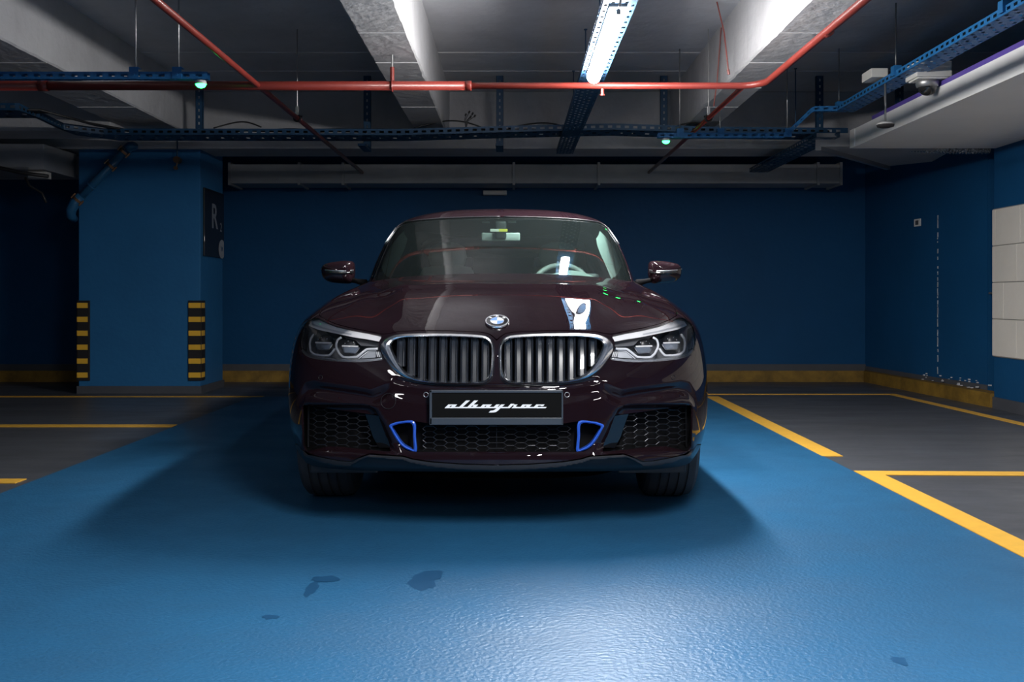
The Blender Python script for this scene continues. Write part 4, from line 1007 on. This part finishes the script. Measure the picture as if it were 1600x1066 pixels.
def headlamp(s_):
    g = bpy.data.objects.new('headlamp', None); C.objects.link(g); g.parent = car
    inn = hs.copy(); c0 = hs.mean(0); back = hs.copy(); back[:,1] += .095; back[:,0] -= .05*np.clip((hs[:,0]-.72)/.15,0,1)
    back = c0+(back-c0)*np.array([.96,1,.93])
    loft('lamp_housing', [hs, hs*.75+back*.25+0, back], M['bucket'], g, s_=s_)
    fill('lamp_back', back, mat('lamp_grey', (.22,.23,.25,1), .35, metal=.4), g, s_)
    uvh = IV(hp)
    lens_v = [BODY.pt(*[np.array([a]) for a in x])[0] for x in uvh]
    # lens: dense patch on the body surface
    P = IV(resample(H_OUT, 4, True)); gu, gv = np.meshgrid(np.linspace(P[:,0].min(), P[:,0].max(), 60), np.linspace(P[:,1].min(), P[:,1].max(), 26))
    grid = np.stack([gu.ravel(), gv.ravel()], 1); grid = grid[inpoly(grid, P)]; A = np.vstack([P, grid]); n = len(P)
    r = delaunay_2d_cdt([Vector(a) for a in A], [(i, (i+1)%n) for i in range(n)], [], 1, 1e-6)
    Q = np.array([a[:] for a in r[0]]); T = [tuple(f) for f in r[2] if inpoly(np.array([Q[list(f)].mean(0)]), P)[0]]
    v0 = BODY.ev(Q[:,0], Q[:,1]); nn = BODY.nrm(Q[:,0], Q[:,1])
    T = [t if np.dot(np.cross(v0[t[1]]-v0[t[0]], v0[t[2]]-v0[t[0]]), nn[t[0]]) > 0 else t[::-1] for t in T]
    if s_ < 0: T = [t[::-1] for t in T]
    v3 = v0*np.array([s_,1,1]); mesh('lamp_lens', v3, T, M['lens'], g, True)
    # daylight strip under the brow, with a dark slot
    patch([(957,527),(975,522.8),(1005,517.3),(1030,511.5),(1048,504.5),(1059,500),(1070,502.5),(1074,509),(1058,515.5),(1040,519.3),(1020,523.5),(1000,527.5),(980,530.5),(960,534.2)], .009, 'daylight_strip', M['eyebrow'], g, s_, .02)
    patch([(1004,521.8),(1030,516.6),(1052,511),(1069,505.5),(1070,508),(1052,513.5),(1030,519),(1004,524)], .007, 'strip_slot', M['bucket'], g, s_, .004)
    # hexagonal light guides
    def tb(px, off, r, name, m): 
        q = undisp(resample(px, 2.5), off); mb = MB(); mb.tube(mir(q, s_), r, 8); return mb.build(name, m, g, smooth=True)
    tb([(963,545.5),(980,546),(986,550),(996,558.3),(1010,559.3),(1018,558.5),(1024,553),(1029,543),(1029,537),(1027,531),(1021,527.5)], .016, .0050, 'light_guide', M['drl'])
    tb([(1031,545),(1035,551),(1040,556),(1052,556),(1064,554),(1070,549),(1071.5,538),(1070,529),(1065,522.5)], .018, .0050, 'light_guide', M['drl'])
    tb([(966,549),(979,549.6),(988,556.5),(994,561.5)], .026, .002, 'light_guide', M['drl'])
    tb([(956,560.5),(975,563),(1000,564),(1025,563),(1058,559),(1074,553.5),(1082,545)], .012, .0035, 'chrome_edge', M['chrome'])
    # projectors
    for cx, cy, w_, tilt in ((1008,542,13,-.5),(1051,536.5,13,-.6)):
        pr = bpy.data.objects.new('projector', None); C.objects.link(pr); pr.parent = g
        patch([(cx-w_,cy-11),(cx+w_-1,cy-13),(cx+w_+3,cy-2),(cx-w_-3,cy-1)], .055, 'projector', M['gloss_black'], g, s_, .01) if False else None
        bpy.data.objects.remove(pr)
        c = undisp([(cx,cy)], .07)[0]
        R_ = Matrix.Translation(Vector((c[0]*s_, c[1], c[2]))) @ Matrix.Rotation(0, 4, 'X')
        prof = [(.001,-.012),(.012,-.011),(.022,-.006),(.030,.002),(.033,.012),(.034,.02)]
        mb = MB(); mb.lathe(prof, 28, R_); mb.build('projector', M['blackp'], g, smooth=True, auto=35)
        patch([(cx-w_,cy-.9),(cx+w_,cy-1.9),(cx+w_+.5,cy+.6),(cx-w_,cy+1.3)], .032, 'projector_bar', M['eyebrow'], g, s_, .006, 2)
        patch([(cx-w_-1,cy+1.8),(cx+w_-2,cy+1),(cx+w_-4,cy+9.5),(cx-w_+5,cy+10.5)], .040, 'projector_lens', M['crystal'], g, s_, .006, 3)
        tb([(cx-w_-2,cy+2.2),(cx-w_+4.2,cy+11.2),(cx+w_-3.5,cy+10.2),(cx+w_-.8,cy+1.4)], .037, .0012, 'lens_rim', M['chrome'])
        for dx, dy, rr in ((-5,-6,.004),(4,-8,.0035),(9,-4.5,.003)):
            q = undisp([(cx+dx,cy+dy)], .045)[0]; mb = MB(); mb.lathe([(0,-rr),(rr*.7,-rr*.7),(rr,0),(rr*.7,rr*.7)], 10, Matrix.Translation((q[0]*s_,q[1],q[2]))); mb.build('reflector_bead', M['chrome'], g, smooth=True)
    for k in range(3):
        x = 957.5+2.7*k; patch([(x+1.5,549.5),(x+2.9,549.5),(x+.6,559),(x-.8,559)], .014, 'fin', M['eyebrow'], g, s_, .01, 3)
    patch([(967,550.5),(979,551),(988,558.5),(991,561),(966,559.5)], .03, 'side_module', M['bucket'], g, s_, .01, 4)
    patch([(961,536),(1000,530),(1018,527.5),(1000,533),(992,541),(963,543)], .045, 'reflector_panel', mat('lamp_grey', (.16,.165,.18,1), .4, metal=.3), g, s_, .01, 4)
    patch([(1075,512),(1081,512),(1085,528),(1083,543),(1076,551),(1074,535)], .012, 'corner_reflector', M['lampchrome'], g, s_, .004, 3)
both(headlamp)

# ------------------------------------------------------------ emblem, plate
uv0 = IV([(775.2,504)])[0]; uv0[0] = 0
c0 = BODY.ev(np.array([0.]), np.array([uv0[1]]))[0]; n0 = BODY.nrm(np.array([0.0]), np.array([uv0[1]]))[0]; n0 = n0*np.sign(n0[2])
n0 = Vector(n0); c0 = Vector(c0)+n0*.005; X0 = Vector((1,0,0)); Y0 = n0.cross(X0).normalized()
if Y0.z < 0: Y0 = -Y0
ME = Matrix.Identity(4); SCB = 1.12
ME = Matrix(((X0.x,Y0.x,n0.x,c0.x),(X0.y,Y0.y,n0.y,c0.y),(X0.z,Y0.z,n0.z,c0.z),(0,0,0,1))) @ Matrix.Scale(SCB, 4)
em = bpy.data.objects.new('badge', None); C.objects.link(em); em.parent = car
def ringdisc(prof, a0=0, a1=2*math.pi, n=48):
    vs = []; full_ = abs(a1-a0-2*math.pi) < 1e-6
    for r, h_ in prof:
        for k in range(n+(0 if full_ else 1)):
            a = a0+(a1-a0)*k/n; vs.append(ME @ Vector((r*math.cos(a), r*math.sin(a), h_)))
    q = n+(0 if full_ else 1); fs = [(i*q+k, i*q+(k+1)%q, (i+1)*q+(k+1)%q, (i+1)*q+k) for i in range(len(prof)-1) for k in range(n)]
    return vs, fs
def rb(name, prof, m, **k):
    mb = MB(); mb.add(*ringdisc(prof, **k)); o = mb.build(name, m, em, smooth=True, auto=40); return o
rb('badge_rim', [(.0445,-.004),(.0445,.003),(.0435,.0045),(.0405,.0045),(.0395,.003)], M['chrome'])
rb('badge_ring', [(.040,.0032),(.025,.0036)], M['gloss_black'])
rb('badge_inner_rim', [(.0262,.0034),(.0257,.0045),(.0245,.0045),(.024,.0036)], M['chrome'])
mb1 = mat('badge_blue', (.13,.30,.72,1), .3, coat=1); mw1 = mat('badge_white', (.8,.8,.8,1), .3, coat=1)
for k in range(4): rb('badge_quadrant', [(.0246,.0038),(.0,.0042)], mb1 if k % 2 else mw1, a0=k*math.pi/2, a1=(k+1)*math.pi/2, n=14)
for ch, a in (('B', math.radians(138)), ('M', math.radians(90)), ('W', math.radians(42))):
    text_mesh('badge_letter', ch, .0145, mw1, ME @ Matrix.Translation((.0325*math.cos(a), .0325*math.sin(a), .004)) @ Matrix.Rotation(a-math.pi/2, 4, 'Z'), em, .0003, .0004)

PY = -.026
np_ = bpy.data.objects.new('number_plate', None); C.objects.link(np_); np_.parent = car
def fr(px): q = px_at_y(np.array(px, float), PY); return q
(a, _, zt), (b, _, zb) = fr([(671,610)])[0], fr([(880,664)])[0]
(ai, _, zti), (bi_, _, zbi) = fr([(675,613.8)])[0], fr([(877.3,652.6)])[0]
mb = MB()
mb.rbox(a, b, PY+.004, PY+.030, zb, zt, .004)
mb.rbox(a, b, PY-.004, PY+.006, zb, zbi, .003).rbox(a, b, PY-.004, PY+.006, zti, zt, .002).rbox(a, ai, PY-.004, PY+.006, zb, zt, .002).rbox(bi_, b, PY-.004, PY+.006, zb, zt, .002)
mb.build('plate_frame', mat('plate_frame', (.045,.055,.07,1), .35, coat=.3), np_)
mb = MB().rbox(ai+.001, bi_-.001, PY, PY+.004, zbi+.001, zti-.001, .0008); mb.build('plate_panel', mat('plate_black', (.005,.005,.005,1), .6, spec=.08), np_)
from mathutils.geometry import tessellate_polygon
def lz(ox): return lambda pts: [(ox+x/17.78, 620+y/17.78) for x, y in pts]
z1, z2 = lz(690), lz(770)
GL = [z1([(80,320),(115,285),(1480,285),(1545,320)]),
 (z1([(80,320),(190,215),(435,215),(330,320)]), z1([(215,285),(250,252),(290,252),(258,285)])),
 z1([(470,300),(680,105),(790,105),(570,300)]),
 (z1([(700,300),(905,105),(1015,105),(890,218),(1020,218),(940,300)]), z1([(815,285),(850,252),(885,252),(850,285)])),
 (z1([(1065,300),(1150,215),(1400,215),(1315,300)]), z1([(1180,285),(1215,252),(1250,252),(1220,285)])),
 z2([(5,300),(100,215),(195,215),(115,300)]),
 z2([(-120,440),(-60,390),(0,385),(50,365),(100,325),(170,270),(235,215),(335,215),(215,320),(150,385),(90,425),(30,440)]),
 z2([(-60,320),(-60,285),(440,285),(470,305),(455,320)]),
 z2([(385,320),(500,198),(600,198),(470,320)]),
 z2([(520,320),(585,260),(560,240),(590,217),(690,217),(635,275),(690,285),(690,320)]),
 z2([(520,320),(560,285),(1500,285),(1465,320)]),
 (z2([(755,300),(830,215),(1085,215),(1005,300)]), z2([(865,283),(900,252),(940,252),(908,283)])),
 z2([(1120,300),(1210,215),(1440,215),(1400,265),(1325,265),(1340,250),(1270,250),(1225,300)])]
mb = MB()
for k, G_ in enumerate(GL):
    loops = list(G_) if isinstance(G_, tuple) else [G_]
    L3 = [[Vector((x, -y, 0)) for x, y in l] for l in loops]
    tri = tessellate_polygon(L3); flat = [p for l in loops for p in l]
    q = px_at_y(np.array(flat), PY-.0006-.00001*k); mb.add(q, tri)
mb.build('plate_lettering', mat('plate_white', (.97,.97,.97,1), .5), np_)

# ------------------------------------------------------------ wheels
def wheel(x, y, front=True):
    g = bpy.data.objects.new('wheel', None); C.objects.link(g); g.parent = car
    s_ = 1 if x > 0 else -1; w_ = .245/2
    prof = [(.245,-w_*.86),(.29,-w_),(.325,-w_*.96),(.343,-w_*.83)]
    for gx in (-.062,-.022,.022,.062):
        prof += [(.3505,gx-.006),(.3425,gx-.0045),(.3425,gx+.0045),(.3505,gx+.006)]
    prof += [(.343,w_*.83),(.325,w_*.96),(.29,w_),(.245,w_*.86),(.235,w_*.7)]
    Mx = Matrix.Translation((x,y,AR)) @ Matrix.Rotation(-s_*math.pi/2, 4, 'Z')
    mb = MB(); mb.lathe(prof, 96, Mx); mb.build('tyre', M['tyre'], g, smooth=True, auto=25)
    sip = MB()
    for k in range(64):
        a = 2*math.pi*k/64
        for q0, q1 in ((-w_*.93,-.068),(.068,w_*.93)):
            r0, r1 = (.333,.3512)
            c, sn = math.cos(a), math.sin(a); t = .0016
            quad = []
            for rr, aa in ((.330 if q0 < 0 else .351, q0),(.351 if q0 < 0 else .330, q1)):
                for dt in (-t, t): quad.append(Mx @ Vector((rr*c-dt*sn, aa, rr*sn+dt*c)))
            sip.add([quad[0],quad[1],quad[3],quad[2]], [(0,1,2,3)])
    sip.build('tread_sipes', M['inner'], g)['kind'] = 'stuff'
    rp = [(.236,w_*.72),(.240,w_*.80),(.232,w_*.82),(.222,w_*.55),(.215,.0),(.22,-w_*.8)]
    mb = MB(); mb.lathe([(r, a) for r, a in rp], 64, Mx)
    mb.lathe([(0,.075),(.03,.078),(.06,.066),(.065,.03)], 32, Mx)
    for k in range(5):
        for d in (-.13, .13):
            a = 2*math.pi*k/5+d; a2 = 2*math.pi*k/5+d*1.6
            P0 = Vector((.05*math.cos(a2*.9), .062, .05*math.sin(a2*.9))); P1 = Vector((.226*math.cos(a), .085, .226*math.sin(a)))
            sd = (P1-P0).cross(Vector((0,1,0))).normalized()
            vs = [Mx @ v for v in (P0-sd*.014, P0+sd*.014, P1+sd*.011, P1-sd*.011, P0-sd*.010+Vector((0,-.03,0)), P0+sd*.010+Vector((0,-.03,0)), P1+sd*.008+Vector((0,-.03,0)), P1-sd*.008+Vector((0,-.03,0)))]
            mb.add(vs, [(0,1,2,3),(0,4,5,1),(1,5,6,2),(2,6,7,3),(3,7,4,0)])
    mb.build('rim', M['rim'], g, auto=30)
    mb = MB(); mb.lathe([(.01,.02),(.17,.02),(.17,.0),(.01,.0)], 40, Mx); mb.build('brake_disc', M['steel'], g, auto=30)
wheel(.803, AY); wheel(-.803, AY); wheel(.803, RY); wheel(-.803, RY)
def liner(s_):
    for cy in (AY, RY):
        a = np.linspace(-.3, math.pi+.3, 30); R0 = .405
        rings = []
        for xx in (.925,.60): rings.append(np.array([(xx, cy-R0*math.cos(t), AR+R0*math.sin(t)) for t in a]))
        uv = IS(np.stack([rings[0][:,1], rings[0][:,2]], 1)); rings[0][:,0] = BODY.ev(uv[:,0], uv[:,1])[:,0]-.006
        loft('wheel_liner', rings, M['inner'], car, closed=False, s_=s_)
        fill('wheel_liner', rings[1], M['inner'], car, s_)
both(liner)

# ------------------------------------------------------------ mirrors, handles, wipers
MO = smooth_closed([(1015.5,410),(1023,407.5),(1035,407.8),(1050,410),(1060,413),(1065,420),(1063,433),(1053,440.5),(1038,442.8),(1022,443.2),(1015.8,438),(1014,424)], 4)
def mirror(s_):
    g = bpy.data.objects.new('door_mirror', None); C.objects.link(g); g.parent = car
    q = px_at_y(MO, 1.86); c = q.mean(0); rings = []
    for t, dy in ((.05,-.062),(.5,-.060),(.75,-.052),(.90,-.036),(.98,-.010),(1,.02),(1,.055),(.97,.065)):
        r = c+(q-c)*t; r[:,1] += dy; r[:,2] += (1-t)*.004; rings.append(r)
    loft('mirror_cap', rings, M['paint'], g, s_=s_, auto=60)
    r = c+(q-c)*.95; r[:,1] = q[0,1]+.064; fill('mirror_glass', r, M['chrome'], g, s_)
    cr = px_at_y(np.array([(1013.5,422.5),(1025,424),(1040,423.8),(1055,422.5),(1064.5,420.5)]), 1.86); 
    for i, t in enumerate((-.026,-.055,-.062,-.056,-.012)): cr[i,1] += t-.002
    mb = MB(); mb.tube(mir(cr, s_), .0035, 6); mb.build('indicator_strip', M['satin'], g, smooth=True)
    cr[:,2] -= .012; mb = MB(); mb.tube(mir(cr[:4], s_), .008, 6); mb.build('lower_shell', M['gloss_black'], g, smooth=True)
    a = Vector(px_at_y(np.array([1024,436.5]), 1.88)); b = Vector((.79,1.82,1.045))
    mb = MB(); mb.tube(mir([a, a.lerp(b,.5), b], s_), [.016,.014,.022], 10); mb.build('mirror_arm', M['inner'], g, smooth=True)
both(mirror)
def handles(s_):
    for y in (2.42, 3.32):
        uv = IS([(y,.905)])[0]; p = BODY.ev(np.array([uv[0]]), np.array([uv[1]]))[0]
        mb = MB(); mb.tube(mir([(p[0]-.005,y-.10,p[2]),(p[0]+.03,y-.085,p[2]),(p[0]+.034,y,p[2]+.004),(p[0]+.03,y+.085,p[2]+.004),(p[0]-.005,y+.10,p[2]+.004)], s_), .011, 8); mb.build('door_handle', M['paint'], car, smooth=True)
both(handles)
for x0, x1 in ((-.52,.12),(.08,.60)):
    pts = [(x0+(x1-x0)*t, 1.375+.05*abs(x0+(x1-x0)*t), 1.078-.045*abs(x0+(x1-x0)*t)) for t in np.linspace(0,1,8)]
    MB().tube(pts, .006, 6).build('wiper', M['blackp'], car, smooth=True)
MB().prism([(-.02,3.9)]*0+[(3.62,1.53),(3.80,1.585),(3.86,1.57),(3.88,1.47)], 'x', -.018, .018).build('roof_aerial', M['paint'], car)

# ------------------------------------------------------------ cabin
def rb2(name, m, *a): return MB().rbox(*a).build(name, m, car, smooth=True, auto=40)
mb = MB(); mb.prism([(1.42,1.02),(1.60,1.045),(1.95,1.06),(2.12,1.02),(2.15,.7),(1.42,.7)], 'x', -.70, .70); mb.build('dashboard', M['dash'], car)
MB().rbox(.17,.57,1.80,2.06,1.04,1.10,.025).build('instrument_hood', M['dash'], car, smooth=True)
st = bpy.data.objects.new('steering_wheel', None); C.objects.link(st); st.parent = car
Rm = Matrix.Translation((.37,2.22,.99)) @ Matrix.Rotation(math.radians(-22),4,'X')
MB().tube([Rm @ Vector((.188*math.cos(a), 0, .188*math.sin(a))) for a in np.linspace(0,2*math.pi,41)[:-1]], .016, 10, closed=True).build('wheel_rim', M['seat'], st, smooth=True)
MB().lathe([(0,-.03),(.06,-.028),(.085,-.01),(.085,.02)], 28, Rm).tube([Rm@Vector((-.18,0,0)),Rm@Vector((.18,0,0))],.014,8).build('wheel_hub', M['seat'], st, smooth=True)
# pale low dome added for the light-reflecting top of the instrument hood
vs = []; n = 20
for i in range(n+1):
    t = i/n; x = .23+.34*t; h_ = .052*math.sin(math.pi*t); vs += [(x,1.78,1.062), (x,1.80,1.065+h_), (x,1.98,1.068+h_*.9)]
mesh('pale_hood_dome', vs, [(i*3+j,(i+1)*3+j,(i+1)*3+j+1,i*3+j+1) for i in range(n) for j in range(2)], M['trim_light'], car, True)
for s_ in (1,-1):
    x = .37*s_; g = bpy.data.objects.new('seat', None); C.objects.link(g); g.parent = car
    def sect(z, w_, d, y): return [(x+w_*math.cos(a)*(1 if abs(math.cos(a))<.7 else 1), y+d*math.sin(a), z) for a in np.linspace(0,2*math.pi,25)[:-1]]
    loft('backrest', [np.array(sect(*q)) for q in ((.55,.24,.07,2.45),(.75,.26,.09,2.52),(.95,.25,.085,2.60),(1.08,.20,.07,2.65),(1.16,.16,.05,2.68),(1.18,.05,.02,2.69))], M['seat'], g, auto=None)
    loft('headrest', [np.array(sect(*q)) for q in ((1.16,.03,.02,2.70),(1.17,.11,.04,2.70),(1.23,.13,.055,2.70),(1.30,.115,.05,2.71),(1.33,.05,.02,2.71))], M['seat'], g, auto=None)
    MB().rbox(x-.25,x+.25,2.05,2.6,.45,.62,.05).build('cushion', M['seat'], g, smooth=True)
rb2('rear_bench', M['dash'], -.62,.62,3.55,3.75,.6,1.12,.04)
for x in (-.36,.36): rb2('rear_headrest', M['dash'], x-.13,x+.13,3.66,3.74,1.13,1.27,.03)
MB().box(-.6,.6,2.35,4.1,1.452,1.456).build('headliner', M['dash'], car)
rm = bpy.data.objects.new('rear_view_mirror', None); C.objects.link(rm); rm.parent = car
a = px_at_y(np.array([752,377.]), 2.12); b = px_at_y(np.array([812.5,364.]), 2.12)
MB().rbox(a[0],b[0],2.10,2.125,a[2],b[2],.008).build('mirror_shell', M['seat'], rm, smooth=True)
MB().rbox((a[0]+b[0])/2-.035,(a[0]+b[0])/2+.035,2.07,2.12,a[2]+.01,b[2]+.07,.015).build('mirror_foot', M['dash'], rm, smooth=True)
def onglass(px, off): 
    uv = IG(np.array([(max(x, 1551.4-x) if False else x, y) for x, y in px], float)); return GH.pt(uv[:,0], uv[:,1])-GH.nrm(uv[:,0], uv[:,1])*off
c = px_at_y(np.array([(766,362),(793,362),(793,357.8),(766,357.8)], float), 2.06)
mesh('screen_sticker', [c[0], (c[0]+c[1])/2, (c[2]+c[3])/2, c[3]], [(0,1,2,3)], mat('sticker_white', (.8,.8,.7,1), .5), car)
mesh('screen_sticker', [(c[0]+c[1])/2, c[1], c[2], (c[2]+c[3])/2], [(0,1,2,3)], mat('sticker_yellow', (.8,.7,.08,1), .5), car)
for px in ((759,347.5),(780,349),(800,347)):
    q = px_at_y(np.array(px), 2.16); MB().rbox(q[0]-.025,q[0]+.025,q[1],q[1]+.02,q[2]-.004,q[2]+.005,.002).build('map_light', M['seat'], car)
# pale pillar trims behind the glass
tp_o = [(941,353),(951,362),(962,376),(972,391),(978,402),(979,412),(972,421)]; tp_i = [(938,357),(940,368),(946,381),(953,394),(959,406),(963,415),(966,421)]
def ptrim(s_):
    def gp(px, off):
        uv = IG(np.array(px, float)); return GH.ev(uv[:,0], uv[:,1])-GH.nrm(uv[:,0], uv[:,1])*off
    A = gp(tp_o, .035); B = gp(tp_i, .07)
    loft('pillar_trim', [np.array(A), (np.array(A)+np.array(B))/2+np.array([.004,-.01,0]), np.array(B)], M['trim_light'], car, closed=False, s_=s_, auto=None)
both(ptrim)
